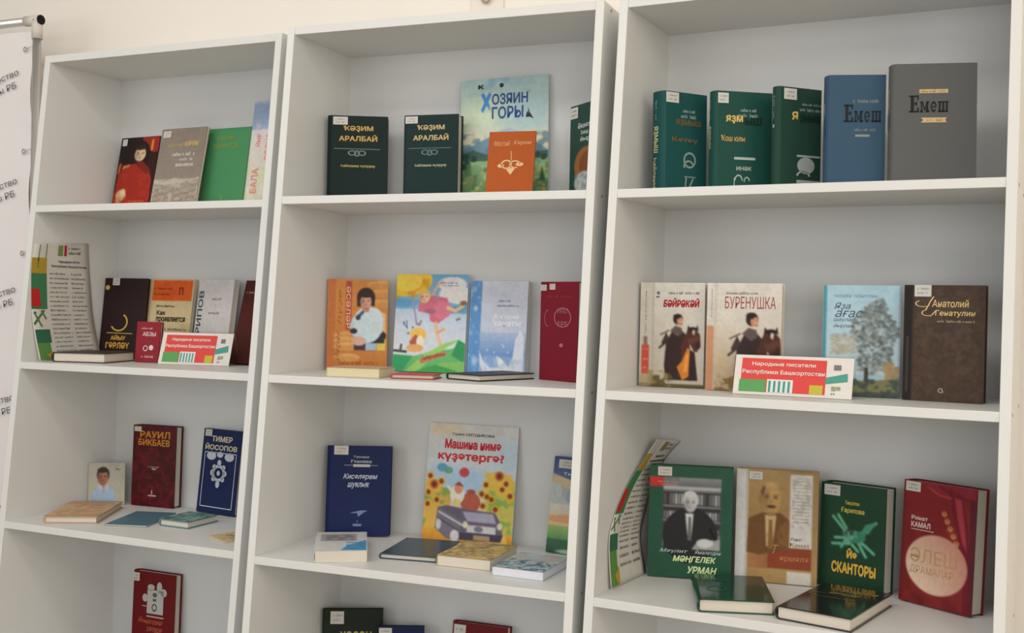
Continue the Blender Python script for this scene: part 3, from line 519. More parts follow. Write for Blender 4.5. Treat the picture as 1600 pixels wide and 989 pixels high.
# middle bookcase, top shelf
def aralbay(f):
    f.text('ҠӘҘИМ', .27,.76,.115,.185,.03).text('АРАЛБАЙ', .2,.83,.215,.29,.03)
def aral2(f): f.rect(.12,.88,.375,.382).ring(.42,.425,.07,.03,.35).ring(.58,.425,.07,.03,.35).ring(.5,.43,.05,.035,.4)
def aral4(f): f.ring(.5,.95,.07,.042,.35).disc(.5,.95,.025,.015)
def aral3(f): f.text('Һайланма әҫәрҙәр', .24,.8,.555,.595,.02)
S('dark green hardback turned aslant at the left end of its shelf', 1,1,.035, .0373,.1316,.4403,.0001,.1543,.2234, (22,38,36), sticker=(.1,.34,.015,.105), group=G1,
  flats=[('title_lettering', GOLD, aralbay), ('ornament', (120,136,130), aral2), ('publisher_emblem', (120,136,130), aral4), ('subtitle_lettering', (190,176,100), aral3)])
S('dark green hardback with its pale page edges facing right', 1,1,.036, .2285,.1781,.0838,.0,.1505,.221, (30,50,50), sticker=(.06,.28,.015,.095), group=G1,
  flats=[('title_lettering', (206,182,130), aralbay), ('ornament', (104,128,126), aral2), ('publisher_emblem', (104,128,126), aral4), ('subtitle_lettering', (186,186,150), aral3)])
S('large picture book with a blue mountain and green valley', 1,1,.005, .3642,.2400,.03,.05,.2345,.316, (196,208,196), roll=-.030, soft=True, paint=p_hozyain, group=G1,
  flats=[('title_lettering', (62,92,146), lambda f: f.text('ОЗЯИН', .36,.77,.125,.215,.03).text('ГОРЫ', .36,.72,.23,.33,.03)), ('initial_letter', (84,150,214), lambda f: f.text('Х', .23,.36,.11,.27,.08)),
         ('bird_marks', (56,60,62), lambda f: f.text('к', .2,.27,.045,.08,.05).disc(.47,.06,.025,.018).poly([(.745,.33),(.76,.28),(.775,.3),(.77,.25),(.79,.29),(.835,.345),(.79,.33)]))])
S('small orange booklet in front of the mountain picture book', 1,1,.006, .4903,.1013,.0796,.1793,.1167,.1636, (176,88,40), soft=True, group=G1, rough=.55,
  flats=[('title_lettering', (226,176,130), lambda f: f.text('Мостай', .12,.46,.14,.22,.0,.3).text('Кәрим', .54,.92,.14,.22,.0,.3)), ('ornament', (228,186,140), lambda f: f.ring(.42,.5,.12,.07,.3).ring(.6,.5,.12,.06,.3,0,300).disc(.7,.5,.08,.03).disc(.3,.52,.07,.03).poly([(.4,.56),(.62,.55),(.52,.66)]).line([(.5,.3),(.52,.44)],.015))])
S('dark green book with a brown arch, cut off by the case side', 1,1,.016, .6817,.1646,-.7372,0,.1245,.2182, (36,68,58), paint=p_darkgreen_arch, sticker=(.02,.3,.02,.14), group=G1,
  flats=[('title_lettering', (196,206,200), lambda f: f.text('Әкиәт', .3,.75,.2,.26,.02).text('һәм', .42,.68,.28,.33,.02).text('йыр', .4,.75,.35,.41,.02))])
# middle bookcase, second shelf
S('orange book with a photo of a dark haired woman in white', 1,2,.012, .0336,.1542,.4657,.0799,.1552,.2357, (196,120,60), paint=p_orangewoman, group=G1,
  flats=[('title_lettering', (226,190,150), lambda f: f.text('ӘСӘЛӘР', .31,.38,.08,.54,.01,rot=-90)), ('side_lettering', (168,92,44), lambda f: f.text('Йөрәк', .12,.24,.56,.9,.0,.3,rot=90).text('һүҙе', .17,.25,.12,.5,.0,.3,rot=90).scrawl(.22,.86,.9,.94,4))])
S('picture book cover with a girl in pink flying under a yellow sun', 1,2,.018, .1859,.2284,.0271,.0879,.2006,.2513, (206,214,224), paint=p_kid, group=G1,
  flats=[('title_lettering', (150,120,170), lambda f: f.scrawl(.62,.86,.075,.095,4).scrawl(.64,.9,.105,.12,5)), ('subtitle_lettering', (150,84,60), lambda f: f.text('Сыбар күбәләк', .41,.73,.815,.865,.02,0,12,1.25))])
S('pale blue and white book with a white swan shape', 1,2,.026, .3972,.2283,0,.081,.155,.2357, (186,200,222), paint=p_swan, group=G1, soft=True,
  flats=[('title_lettering', (232,234,240), lambda f: f.text('Аҡҡош', .42,.86,.355,.405,.04).text('ҡанаты', .4,.9,.43,.485,.04)), ('author_lettering', (120,130,160), lambda f: f.scrawl(.5,.7,.2,.225,4).scrawl(.48,.86,.25,.275,6))])
S('crimson book with two white labels and a round stamped emblem', 1,2,.02, .6074,.1746,-.5011,.0037,.1364,.2338, (124,30,46), sticker=(.05,.2,.03,.09), group=G1,
  flats=[('second_label', (206,190,190), lambda f: f.rect(.27,.42,.02,.08)), ('emblem', (176,110,122), lambda f: f.ring(.62,.36,.22,.1,.1).text('УРАЛ', .48,.76,.27,.32,.01).text('ЕРЕ', .5,.75,.4,.45,.01)), ('half_emblem', (176,110,122), lambda f: f.ring(.25,.37,.1,.085,.1,90,270)), ('small_dot', (176,110,122), lambda f: f.disc(.6,.64,.05,.02)), ('faint_lettering', (160,64,74), lambda f: f.scrawl(.2,.9,.13,.165,4))])
# middle bookcase, third shelf
S('royal blue hardback with silver script title', 1,3,.038, .0462,.1368,.3899,.1062,.1668,.2282, (28,40,84), sticker=(.12,.34,.0,.1), group=G1,
  flats=[('author_lettering', (196,194,196), lambda f: f.text('Тамара', .42,.66,.11,.14,.01).text('Ғәниева', .38,.7,.155,.19,.01).rect(.28,.8,.215,.219).rect(.42,.68,.205,.235)), ('title_lettering', (196,204,222), lambda f: f.text('Кисәләрем', .27,.8,.31,.385,.02,.35).text('шуҡлыҡ', .34,.68,.41,.48,.02,.35)), ('ornament', (120,132,170), lambda f: f.poly([(.38,.75),(.55,.72),(.66,.72),(.6,.745),(.52,.79),(.5,.75)]).rect(.5,.51,.83,.86).rect(.44,.57,.87,.895))])
S('large picture book with children riding in a grey open car', 1,3,.004, .2781,.2310,0,.1334,.2475,.2963, (214,208,200), soft=True, paint=p_car, group=G1,
  flats=[('author_lettering', (70,66,70), lambda f: f.text('Гүзәл СИТДЫҠОВА', .27,.74,.075,.105,.02)), ('title_lettering', (206,54,66), lambda f: f.text('Машина нимә', .19,.82,.13,.215,.05).text('күҙәтергә?', .12,.86,.24,.33,.04))])
S('book with a green meadow and sunset, cut off by case side', 1,3,.01, .6185,.2242,-.1687,.1694,.1407,.2331, (120,130,150), paint=p_land, sticker=(.1,.5,.03,.12), group=G1,
  flats=[('title_lettering', (206,206,214), lambda f: f.text('Тыуған ер', .2,.9,.16,.2,.02))])
# middle bookcase, fourth shelf
S('blackish green book with yellowish capital title at the bottom edge of photo', 1,4,.022, .0361,.1506,.4434,.0600,.1563,.2305, (36,44,36), sticker=(.14,.36,.02,.16), group=G1,
  flats=[('title_lettering', (176,164,104), lambda f: f.text('ХӘСӘН', .3,.82,.24,.35,.03))])
S('short dark blue book at the bottom, between green and red books', 1,4,.015, .1909,.1676,.3957,.0425,.1171,.2039, (32,40,74), sticker=(.02,.3,.02,.14), group=G1)
S('dark red book with cream page edges at the bottom of middle case', 1,4,.03, .3638,.2096,0,.1297,.1543,.222, (104,26,32), sticker=(.06,.27,.03,.2), group=G1)

# right bookcase, top shelf
def emesh(f, u0, u1, v0, v1):
    w, h = u1 - u0, v1 - v0; X = lambda a: u0 + w * a; Y = lambda b: v0 + h * b
    R = lambda a, b, c, d: f.rect(X(a), X(b), Y(c), Y(d))
    R(.05,.13,0,1); R(0,.24,0,.09); R(0,.25,.91,1); R(.21,.25,.0,.26); R(.215,.26,.72,1); R(.12,.2,.44,.54); R(.18,.21,.36,.62)
    R(.29,.37,.9,1); R(.31,.345,.36,1); R(.29,.36,.36,.44); R(.445,.50,.36,1); R(.43,.53,.9,1); R(.45,.53,.36,.44)
    f.poly([(X(.335),Y(.36)),(X(.36),Y(.36)),(X(.425),Y(.9)),(X(.395),Y(.9))]).poly([(X(.46),Y(.36)),(X(.48),Y(.36)),(X(.42),Y(.9)),(X(.395),Y(.9))])
    f.ring(X(.635), Y(.68), w*.075, h*.33, .42, 0, 325); R(.585,.7,.64,.72)
    for a in (.765, .855, .945): R(a,a+.05,.38,1); R(a-.018,a+.068,.36,.44)
    R(.745,1.0,.9,1)
def sil1(f): f.scrawl(.46,.74,.165,.195,4).scrawl(.42,.78,.215,.25,5)
S('teal green volume showing most of its gilt lettered spine', 2,1,.046, .0806,.0662,.9471,.0139,.1222,.2262, (32,80,80), sticker=(.08,.36,.01,.11), group=G2,
  spine=[('spine_lettering', (206,200,150), lambda f: f.text('ЯҘМЫШ', .3,.7,.34,.6,.03,rot=-90).text('Һайланма', .32,.62,.65,.98,.01,rot=-90)), ('spine_author', (130,170,170), lambda f: f.scrawl(.4,.6,.1,.12,3).text('Тайфур', .42,.6,.08,.28,.0,rot=-90))],
  flats=[('title_lettering', (120,96,56), lambda f: f.text('ЯҘМЫШ', .3,.86,.265,.335,.03)), ('subtitle_lettering', (120,96,56), lambda f: f.text('Көтөү', .22,.8,.44,.5,.03)), ('author_lettering', (170,184,176), sil1), ('line_drawing', (140,156,150), lambda f: f.ring(.62,.66,.14,.08,.25).ring(.6,.72,.12,.06,.3,0,200).rect(.5,.76,.82,.83).line([(.55,.82),(.52,.97)],.03).line([(.7,.84),(.6,.95)],.03).ring(.62,.9,.12,.05,.3,200,340))])
S('dark teal volume with bright gilt title, second from the left', 2,1,.036, .1864,.0982,.6537,.0125,.1365,.2244, (32,76,68), sticker=(.07,.25,.02,.12), group=G2,
  spine=[('spine_lettering', (190,190,140), lambda f: f.text('ЯҘМЫШ', .35,.65,.34,.56,.02,rot=-90)), ('spine_author', (130,166,160), lambda f: f.text('Тайфур', .4,.6,.08,.28,.0,rot=-90))],
  flats=[('title_lettering', (226,196,110), lambda f: f.text('ЯҘМ', .21,.5,.235,.315,.04)), ('dark_lettering', (24,52,46), lambda f: f.text('ЫШ', .53,.82,.245,.325,.04)), ('subtitle_lettering', (190,160,90), lambda f: f.text('Ҡош юлы', .13,.54,.43,.49,.03)), ('author_lettering', (180,190,182), sil1), ('line_drawing', (176,188,182), lambda f: f.rect(.36,.72,.64,.665).text('ИНӘК', .4,.66,.73,.77,.03).ring(.44,.87,.07,.06,.25,0,180).ring(.58,.87,.05,.04,.3,0,200).rect(.36,.74,.92,.945).rect(.36,.375,.84,.93))])
S('dark green volume with a horseman drawing, partly behind the blue one', 2,1,.026, .3271,.0941,.8539,.0063,.113,.2236, (40,70,60), sticker=(.13,.42,.015,.12), group=G2,
  spine=[('spine_lettering', (150,176,160), lambda f: f.text('Тайфур', .4,.6,.08,.3,.0,rot=-90).rect(.4,.6,.36,.39))],
  flats=[('title_lettering', (220,190,100), lambda f: f.text('Я', .32,.46,.23,.31,.04)), ('dark_lettering', (26,46,40), lambda f: f.text('ҘМЫШ', .5,.98,.25,.34,.03)), ('author_lettering', (170,182,174), lambda f: f.scrawl(.55,.98,.14,.165,4).scrawl(.5,.98,.19,.22,5)), ('line_drawing', (164,172,168), lambda f: f.rect(.45,.98,.64,.66).disc(.66,.74,.2,.08).ring(.6,.84,.16,.05,.3,0,180).rect(.45,.98,.88,.91))])
S('slate blue cloth volume with black title beside the grey one', 2,1,.045, .4338,.0576,.3387,.0191,.1193,.2309, (62,88,110), group=G2, weave=.5, rough=.75,
  spine=[('spine_lettering', (180,176,150), lambda f: f.rect(.3,.7,.24,.36)), ('spine_author', (180,176,150), lambda f: f.rect(.4,.55,.12,.23)), ('spine_title', (40,56,78), lambda f: f.rect(.2,.8,.4,.55)), ('spine_band', (120,140,156), lambda f: f.rect(.4,.6,.62,.92))],
  flats=[('title_lettering', (28,32,40), lambda f: emesh(f, .3,.92,.265,.42)), ('author_lettering', (140,144,140), lambda f: f.scrawl(.46,.9,.215,.25,3).scrawl(.48,.86,.475,.5,4).rect(.5,.74,.53,.55))])
S('tall grey cloth volume with black title and tan bands', 2,1,.042, .5615,.0496,.2714,.054,.1642,.2419, (96,97,96), group=G2, weave=.5, rough=.8,
  spine=[('spine_lettering', (196,160,110), lambda f: f.rect(.35,.7,.2,.36)), ('spine_band', (196,160,110), lambda f: f.rect(.35,.6,.62,.9)), ('spine_title', (52,50,50), lambda f: f.rect(.3,.8,.4,.53))],
  flats=[('title_lettering', (30,30,32), lambda f: emesh(f, .22,.67,.265,.405)), ('author_band', (206,176,130), lambda f: f.rect(.34,.67,.215,.247).poly([(.36,.45),(.66,.45),(.64,.47),(.66,.49),(.36,.49),(.39,.47)])), ('band_lettering', (120,96,70), lambda f: f.scrawl(.355,.66,.221,.241,4).scrawl(.42,.61,.46,.48,5))])
# right bookcase, second shelf
S('white book with rider on horse and small slanting red title', 2,2,.03, .0268,.0973,.051,.0076,.1467,.2321, (206,200,190), paint=p_bairakai, group=G2,
  flats=[('title_lettering', (170,36,44), lambda f: f.text('БӘЙРӘКӘЙ', .36,.92,.145,.235,.05,.15)), ('author_lettering', (110,110,112), lambda f: f.scrawl(.44,.92,.085,.11,4).disc(.28,.1,.025,.016).rect(.245,.3,.13,.145)), ('side_lettering', (130,128,124), lambda f: f.text('Тайфур Сәғитов', .07,.11,.08,.5,.0,rot=90)), ('side_title', (222,150,130), lambda f: f.scrawl(.06,.13,.63,.65,3).scrawl(.06,.13,.72,.75,6).scrawl(.06,.13,.81,.83,8))])
S('white and tan book with rider and wide thin brown title', 2,2,.025, .1847,.082,-.0201,.0155,.163,.2317, (206,198,186), paint=p_burenushka, group=G2,
  flats=[('title_lettering', (160,76,64), lambda f: f.text('БУРЕНУШКА', .245,.92,.125,.235,-.005)), ('author_lettering', (130,126,124), lambda f: f.scrawl(.26,.7,.08,.105,6)), ('side_lettering', (160,152,142), lambda f: f.text('Буренушка', .05,.08,.06,.32,.0,rot=90))])
S('pale blue book with a large painted grey tree', 2,2,.015, .4283,.1022,.0952,.0243,.1541,.2301, (164,196,210), paint=p_tree, group=G2,
  flats=[('author_lettering', (110,140,160), lambda f: f.text('ГӨЛСИРӘ', .14,.36,.085,.112,.0).text('ҒИЗЗӘТУЛЛИНА', .4,.7,.085,.112,.0)), ('title_lettering', (72,86,104), lambda f: f.text('Яҙа', .14,.36,.16,.23,.0,.3).text('ағас', .16,.52,.23,.29,.0,.3).text('шаулап', .14,.42,.3,.335,.0,.3).text('йырлай', .14,.4,.35,.39,.0,.3))])
S('dark brown leather book with a gold calligraphic title', 2,2,.03, .5904,.0925,-.0735,.0077,.153,.2313, (74,58,48), paint=p_leather, sticker=(.13,.34,.0,.1), group=G2, rough=.3,
  flats=[('title_lettering', (226,196,140), lambda f: f.text('Анатолий', .35,.8,.125,.19,.012,.1).text('Генатулин', .39,.88,.215,.275,.012,.1).ring(.24,.16,.1,.03,.16,120,330).ring(.3,.24,.08,.028,.18,120,330).line([(.27,.22),(.33,.14),(.37,.1)],.014).line([(.33,.27),(.4,.22)],.012)), ('subtitle_lettering', (190,170,140), lambda f: f.scrawl(.42,.88,.3,.32,5)), ('publisher_mark', (170,160,152), lambda f: f.ring(.48,.905,.035,.02,.35,60,330).line([(.49,.89),(.51,.92)],.014))])
# right bookcase, third shelf
S('green book with a black and white photo of a man at bookshelves', 2,3,.044, .0539,.1048,.2467,.04,.1838,.2477, (40,86,64), paint=p_green_photo, sticker=(.1,.27,.01,.09), group=G2,
  flats=[('title_lettering', (206,226,170), lambda f: f.text('МӘҢГЕЛЕК', .3,.82,.8,.865,.04,.25).text('УРМАН', .48,.83,.89,.955,.04,.25)), ('author_lettering', (186,206,200), lambda f: f.text('Мәүлит', .14,.48,.745,.785,.0,.35).text('Ямалетдин', .56,.88,.745,.785,.0,.35)), ('band_lettering', (230,150,140), lambda f: f.scrawl(.1,.34,.135,.15,4).scrawl(.14,.33,.16,.172,5))])
S('tan book with a sepia portrait of a bald man with moustache', 2,3,.032, .2338,.1707,.1675,.0478,.1768,.2473, (186,152,100), paint=p_tan, sticker=(.16,.32,.02,.09), group=G2,
  flats=[('author_lettering', (110,96,84), lambda f: f.text('Ринат', .68,.82,.585,.615,.0,.2).text('Ҡамал', .67,.9,.635,.67,.0,.2)), ('title_lettering', (196,132,84), lambda f: f.text('өрмәлә', .55,.9,.76,.81,.0,.1)), ('initial_letter', (196,132,84), lambda f: f.text('Т', .46,.54,.66,.74,.0,.4)), ('faint_print', (190,186,178), lambda f: [f.scrawl(.7,.9,.08+.03*i,.094+.03*i,i) for i in range(13)])])
S('dark green book with yellow title and a winged green creature', 2,3,.046, .4068,.2261,-.2889,.0317,.1492,.2269, (30,64,42), paint=p_bird, sticker=(.05,.3,.02,.12), group=G2,
  flats=[('author_lettering', (196,186,84), lambda f: f.text('Таңсулпан', .38,.6,.155,.2,.03).text('Ғарипова', .32,.68,.22,.28,.03)), ('title_lettering', (216,174,70), lambda f: f.text('Йә', .43,.59,.6,.7,.06).text('СКАНТОРЫ', .2,.88,.74,.85,.05))])
S('wine red theatre book with a curtain and pale round spotlight', 2,3,.042, .5806,.1842,-.4925,.0526,.167,.2516, (116,36,40), paint=p_redtheatre, sticker=(.03,.24,.01,.09), group=G2,
  flats=[('author_lettering', (226,206,200), lambda f: f.text('Ринат', .13,.36,.285,.32,.02).text('КАМАЛ', .13,.4,.335,.38,.03).rect(.13,.45,.395,.4)), ('title_lettering', (190,150,106), lambda f: f.text('ӘЛЕШ', .14,.78,.545,.66,-.01).text('ДРАМАЛАР', .14,.74,.69,.76,-.01))])

# ---------------------------------------------------------------- books lying flat
def p_sunset(c): c.grad(0,1,(196,160,120),(190,150,112)); c.blot(6,3,(214,180,136),.5,.7); c.rect(.25,.95,.02,.05,(120,96,70)); c.rect(.5,.9,.42,.45,(150,116,84),.6); c.rect(.1,.9,.1,.2,(186,128,104),.6)
def p_teal(c): c.grad(0,1,(92,132,138),(110,150,142)); c.blot(6,3,(150,182,164),.5,.8); c.blot(8,6,(56,98,100),.55,.8)
def p_yellow(c): c.grad(0,1,(206,190,140),(214,196,150)); c.blot(6,3,(120,120,96),.52,.8,.25,1,.1,.8); c.blot(9,5,(200,150,80),.6,.7)
def p_white(c): c.grad(0,1,(206,206,206),(214,214,214)); c.rect(.1,.8,.12,.5,(160,160,162)); c.blot(8,3,(120,116,110),.5,.7,.2,.75,.15,.45); c.poly([(.5,.98),(.62,.72),(.98,.45),(.98,.98)],(86,158,204)); c.blot(8,6,(62,130,184),.5,.6,.6,.98,.55,.95)
def p_goldcover(c): c.grad(0,1,(190,158,90),(200,176,120)); c.blot(5,3,(222,196,120),.5,.8); c.blot(9,7,(140,116,80),.55,.7); c.blot(12,9,(120,130,120),.62,.6)
def p_collage(c): c.grad(0,1,(168,178,182),(176,196,204)); c.blot(5,3,(206,176,166),.5,.8,v1=.5); c.blot(8,5,(96,128,146),.5,.9,v0=.4); c.blot(12,7,(62,84,104),.58,.9,v0=.5); c.blot(9,9,(190,206,210),.55,.7)
LY('dark covered book lying flat in front of the paper list', 0,2, .0809,-.0365,.2306,.1608,.1593,.0271, (62,58,56), group=G0)
LY('tan covered book lying flat in front of the small portrait book', 0,3, .128,-.1001,.4761,.1423,.2357,.0186, (190,156,124), paint=p_sunset, group=G0, flats=[('title_lettering', (120,84,60), lambda f: f.text('Йылдар', .3,.8,.25,.31,.0))])
LY('thin blue booklet lying flat before the marbled red book', 0,3, .2894,-.0437,.3124,.1173,.1913,.0042, (84,118,136), soft=True, group=G0)
LY('small teal patterned book lying flat before the navy book', 0,3, .411,.0262,-.012,.0996,.1198,.019, (96,130,134), paint=p_teal, group=G0)
LY('thin yellowish booklet at the shelf edge, cut off by case side', 0,3, .6208,-.0244,-.4671,.0928,.12,.0041, (206,190,140), soft=True, paint=p_yellow, group=G0)
LY('cream thin book lying flat under the orange book', 1,2, .1583,-.053,.1018,.1352,.1,.0214, (212,190,150), soft=True, group=G1, pages=cm((216,206,170),.8), paint=lambda c: (c.grad(0,1,(206,170,140),(200,150,120)), c.blot(6,3,(214,190,176),.5,.7)))
LY('thin book with a red cover lying below the flying girl book', 1,2, .3161,-.0304,.1971,.1058,.0758,.0114, (176,74,70), group=G1)
LY('white paged dark covered book lying aslant below the swan book', 1,2, .4273,.0407,-.3831,.1117,.185,.0149, (58,54,60), group=G1)
LY('plastic wrapped white and blue book lying before the blue hardback', 1,3, .1775,-.1258,.5137,.1231,.2118,.0274, (206,208,208), soft=True, paint=p_white, group=G1, rough=.15)
LY('dark slate blue book lying flat left of the car picture book', 1,3, .2901,-.0194,.1332,.1421,.1882,.0133, (64,80,94), group=G1, rough=.25)
LY('gold patterned book lying flat before the car picture book', 1,3, .4403,-.0212,.016,.1334,.1749,.0236, (190,164,110), soft=True, paint=p_goldcover, group=G1)
LY('white paged book with grey blue collage cover at shelf end', 1,3, .5902,-.0509,-.0316,.1238,.1653,.0193, (176,190,196), soft=True, paint=p_collage, group=G1, pages=cm((222,222,232),.8))
LY('glossy dark green book lying flat before the tan portrait book', 2,3, .239,-.1262,.3595,.1522,.2104,.027, (30,70,54), group=G2, rough=.12, flats=[('ornament', (60,104,84), lambda f: f.ring(.3,.6,.14,.1,.15).text('Йыр', .2,.5,.2,.3,.0,.3))])
LY('glossy black book with gold script lying before green book', 2,3, .3864,-.0939,-.1684,.1523,.2393,.0268, (34,36,36), group=G2, rough=.12, flats=[('title_lettering', (176,150,90), lambda f: f.text('Ғабдулла', .35,.9,.12,.24,.0,.3).text('шиғырҙар', .32,.72,.28,.36,.0,.3)), ('ornament', (120,112,84), lambda f: f.ring(.3,.42,.2,.07,.12,90,300).scrawl(.4,.8,.45,.49,4))])

# ---------------------------------------------------------------- printed signs on the shelves
def sign(label, c, k, x, y, yaw, lean, W, H):
    b = thing('table_sign', label, 'sign', stand_mw(c, k, 0.0024, x, y, yaw, lean))
    link('front_panel', box_me('front_panel', 0, W, 0, .0022, 0, H, .0004), cm((224, 218, 212), .35), b)
    b['group'] = 'red and green table signs'
    fp = b.children[0]
    def F(name, col, fn, lay=1):
        f = Flat(); fn(f); f.obj(name, W, H, -.0004 * lay, cm(col, .35), fp)
    F('red_band', (218, 80, 76), lambda f: f.rect(.06,.78,.08,.93))
    F('green_block', (96, 160, 96), lambda f: f.rect(.05,.28,.62,.93), 2)
    F('striped_block', (222, 224, 220), lambda f: f.rect(.29,.51,.6,.93), 2)
    F('stripes', (70, 150, 140), lambda f: [f.rect(.305 + i*.041, .323 + i*.041, .64, .92) for i in range(5)], 3)
    F('yellow_block', (196, 184, 70), lambda f: f.rect(.65,.76,.7,.93), 2)
    F('teal_strip', (84, 156, 140), lambda f: f.poly([(.775,.66),(.96,.58),(.955,.38),(.78,.5)]), 2)
    F('lettering', (246, 226, 220), lambda f: f.text('Народные писатели', .15,.69,.17,.29,.02).text('Республики Башкортостан', .07,.77,.37,.5,.02), 3)
    F('side_marks', (120, 122, 126), lambda f: f.rect(.84,.9,.18,.31).scrawl(.83,.92,.86,.91,3), 2)
    F('logo_marks', (150, 160, 130), lambda f: f.rect(.83,.865,.71,.82).rect(.87,.905,.71,.8), 2)
    # back leg and foot of the folded acrylic stand
    ang = 2 * lean; clear = acrylic()
    me = box_me('back_leg', 0, W, .0026, .0042, .0035, H, .0003)
    leg = link('back_leg', me, clear, b); leg.matrix_parent_inverse = Matrix.Identity(4)
    leg.matrix_local = Matrix.Translation((0, .0, H)) @ Matrix.Rotation(ang, 4, 'X') @ Matrix.Translation((0, 0, -H))
    return b
def acrylic():
    if 'clear_acrylic' in MATS: return MATS['clear_acrylic']
    m = bpy.data.materials.new('clear_acrylic'); m.use_nodes = True; b = m.node_tree.nodes['Principled BSDF']
    b.inputs['Transmission Weight'].default_value = 1.0; b.inputs['Roughness'].default_value = .03; b.inputs['IOR'].default_value = 1.3
    b.inputs['Base Color'].default_value = (.95, .97, .96, 1); MATS['clear_acrylic'] = m; return m
sign('white framed red and green table sign on the left bookcase', 0, 2, .3534,.0762,.1908,.328,.2115,.0911)
sign('white framed red and green table sign on the right bookcase', 2, 2, .2644,.0121,-.0115,.2883,.2414,.0841)

# ---------------------------------------------------------------- paper lists bent against the case sides
def sheet(label, c, rows, nu=8):
    """rows from top to bottom: front (x, y, z) and rear (x, y, z) of the sheet in case coordinates"""
    n = len(rows); mw = case_mw(c); o0 = Vector(rows[-1][0]); b = thing('paper_list', label, 'poster', mw @ Matrix.Translation(o0), 'printed lists of names')
    R = np.array(rows, float)
    def P(u, v, off=0.0):
        t = v * (n - 1); i = min(int(t), n - 2); f = t - i
        def cr(a):                                   # smooth row interpolation
            q = [a[max(i-1,0)], a[i], a[i+1], a[min(i+2,n-1)]]
            return 0.5 * ((2*q[1]) + (q[2]-q[0])*f + (2*q[0]-5*q[1]+4*q[2]-q[3])*f*f + (3*q[1]-q[0]-3*q[2]+q[3])*f**3)
        A, B = cr(R[:,0]), cr(R[:,1]); p = A * (1-u) + B * u; p = p + np.array([off, -off * .3, 0]) - np.array(o0)
        return tuple(p)
    nv = 24; V, Fc = [], []
    for j in range(nv + 1):
        for i in range(nu + 1): V.append(P(i / nu, j / nv))
    for j in range(nv):
        for i in range(nu): a = j*(nu+1)+i; Fc.append((a, a+nu+1, a+nu+2, a+1))
    me = mesh('paper', V, Fc)
    pp = link('paper', me, cm((206, 202, 194), .7), b); so = pp.modifiers.new('thickness', 'SOLIDIFY'); so.thickness = .0004; so.offset = 0
    for p in me.polygons: p.use_smooth = True
    def F(name, col, fn, lay=1):
        f = Flat(); fn(f)
        # cut long shapes so that they follow the bend
        bm = bmesh.new(); vs = [bm.verts.new((u, l, v)) for u, v, l in f.v]
        for fc in f.f:
            try: bm.faces.new([vs[i] for i in fc])
            except ValueError: pass
        for q in range(1, 16):
            bmesh.ops.bisect_plane(bm, geom=bm.verts[:] + bm.edges[:] + bm.faces[:], plane_co=(0, 0, q / 16), plane_no=(0, 0, 1))
        for v in bm.verts: v.co = P(v.co.x, v.co.z, .0007 * lay + v.co.y * .00007)
        m2 = bpy.data.meshes.new(name); bm.to_mesh(m2); bm.free(); link(name, m2, cm(col, .6), pp)
    F('gold_strip', (176, 148, 54), lambda f: f.rect(.0,.25,.15,.28)); F('gold_corner', (176, 148, 54), lambda f: f.poly([(.12,.93),(.25,.9),(.25,.99),(.2,.99)]), 2)
    F('green_strip', (66, 124, 84), lambda f: f.rect(.0,.25,.28,.56)); F('dark_green_block', (56, 106, 84), lambda f: f.rect(.02,.25,.72,.83)); F('leaf_green_block', (96, 140, 72), lambda f: f.rect(.02,.22,.83,.99)); F('stalk_line', (84, 124, 76), lambda f: f.rect(.1,.115,.02,.24)); F('stalk_line', (84, 124, 76), lambda f: f.rect(.22,.235,.01,.15))
    F('red_strip', (190, 46, 44), lambda f: f.poly([(.0,.54),(.15,.54),(.13,.4),(.0,.4)]), 2)
    F('leaf_marks', (84, 124, 76), lambda f: f.line([(.02,.68),(.2,.57)],.03).line([(.05,.6),(.14,.7)],.025).line([(.15,.57),(.22,.64)],.025).disc(.05,.59,.025,.012))
    F('logo_green', (120, 140, 76), lambda f: f.rect(.43,.52,.03,.13)); F('logo_red', (170, 52, 62), lambda f: f.rect(.54,.59,.03,.13))
    F('heading', (70, 66, 66), lambda f: f.scrawl(.62,.84,.05,.075,3).scrawl(.62,.84,.09,.115,4).text('Народные поэты', .45,.82,.165,.19,.03).text('Республики Башкортостан', .33,.94,.205,.23,.03))
    F('name_list', (104, 100, 98), lambda f: [(f.scrawl(.3, .58 + .06*((i*7)%4)/4, .27+.0365*i, .285+.0365*i, i), f.scrawl(.66, .86 + .08*((i*5)%3)/3, .27+.0365*i, .285+.0365*i, i+40)) for i in range(18)])
    return b
z2, z3 = shelf_z(0, 2) + T_H, shelf_z(2, 3) + T_H
sheet('paper list of names with green and red strip on left bookcase', 0,
      [((.0235,-.046,z2+.325),(.0235,.150,z2+.335)), ((.0235,-.056,z2+.27),(.0235,.155,z2+.27)), ((.0235,-.056,z2+.2),(.0235,.163,z2+.2)), ((.025,-.054,z2+.13),(.027,.168,z2+.13)), ((.029,-.044,z2+.06),(.034,.178,z2+.062)), ((.040,-.038,z2+.001),(.046,.186,z2+.001))])
sheet('paper list of names bent against the side of right bookcase', 2,
      [((.040,.190,z3+.300),(.075,.262,z3+.29)), ((.030,.128,z3+.257),(.045,.245,z3+.25)), ((.0235,.035,z3+.204),(.030,.200,z3+.19)), ((.0225,-.036,z3+.145),(.026,.160,z3+.13)), ((.0235,-.059,z3+.095),(.028,.130,z3+.08)), ((.028,-.052,z3+.001),(.042,.130,z3+.001))])

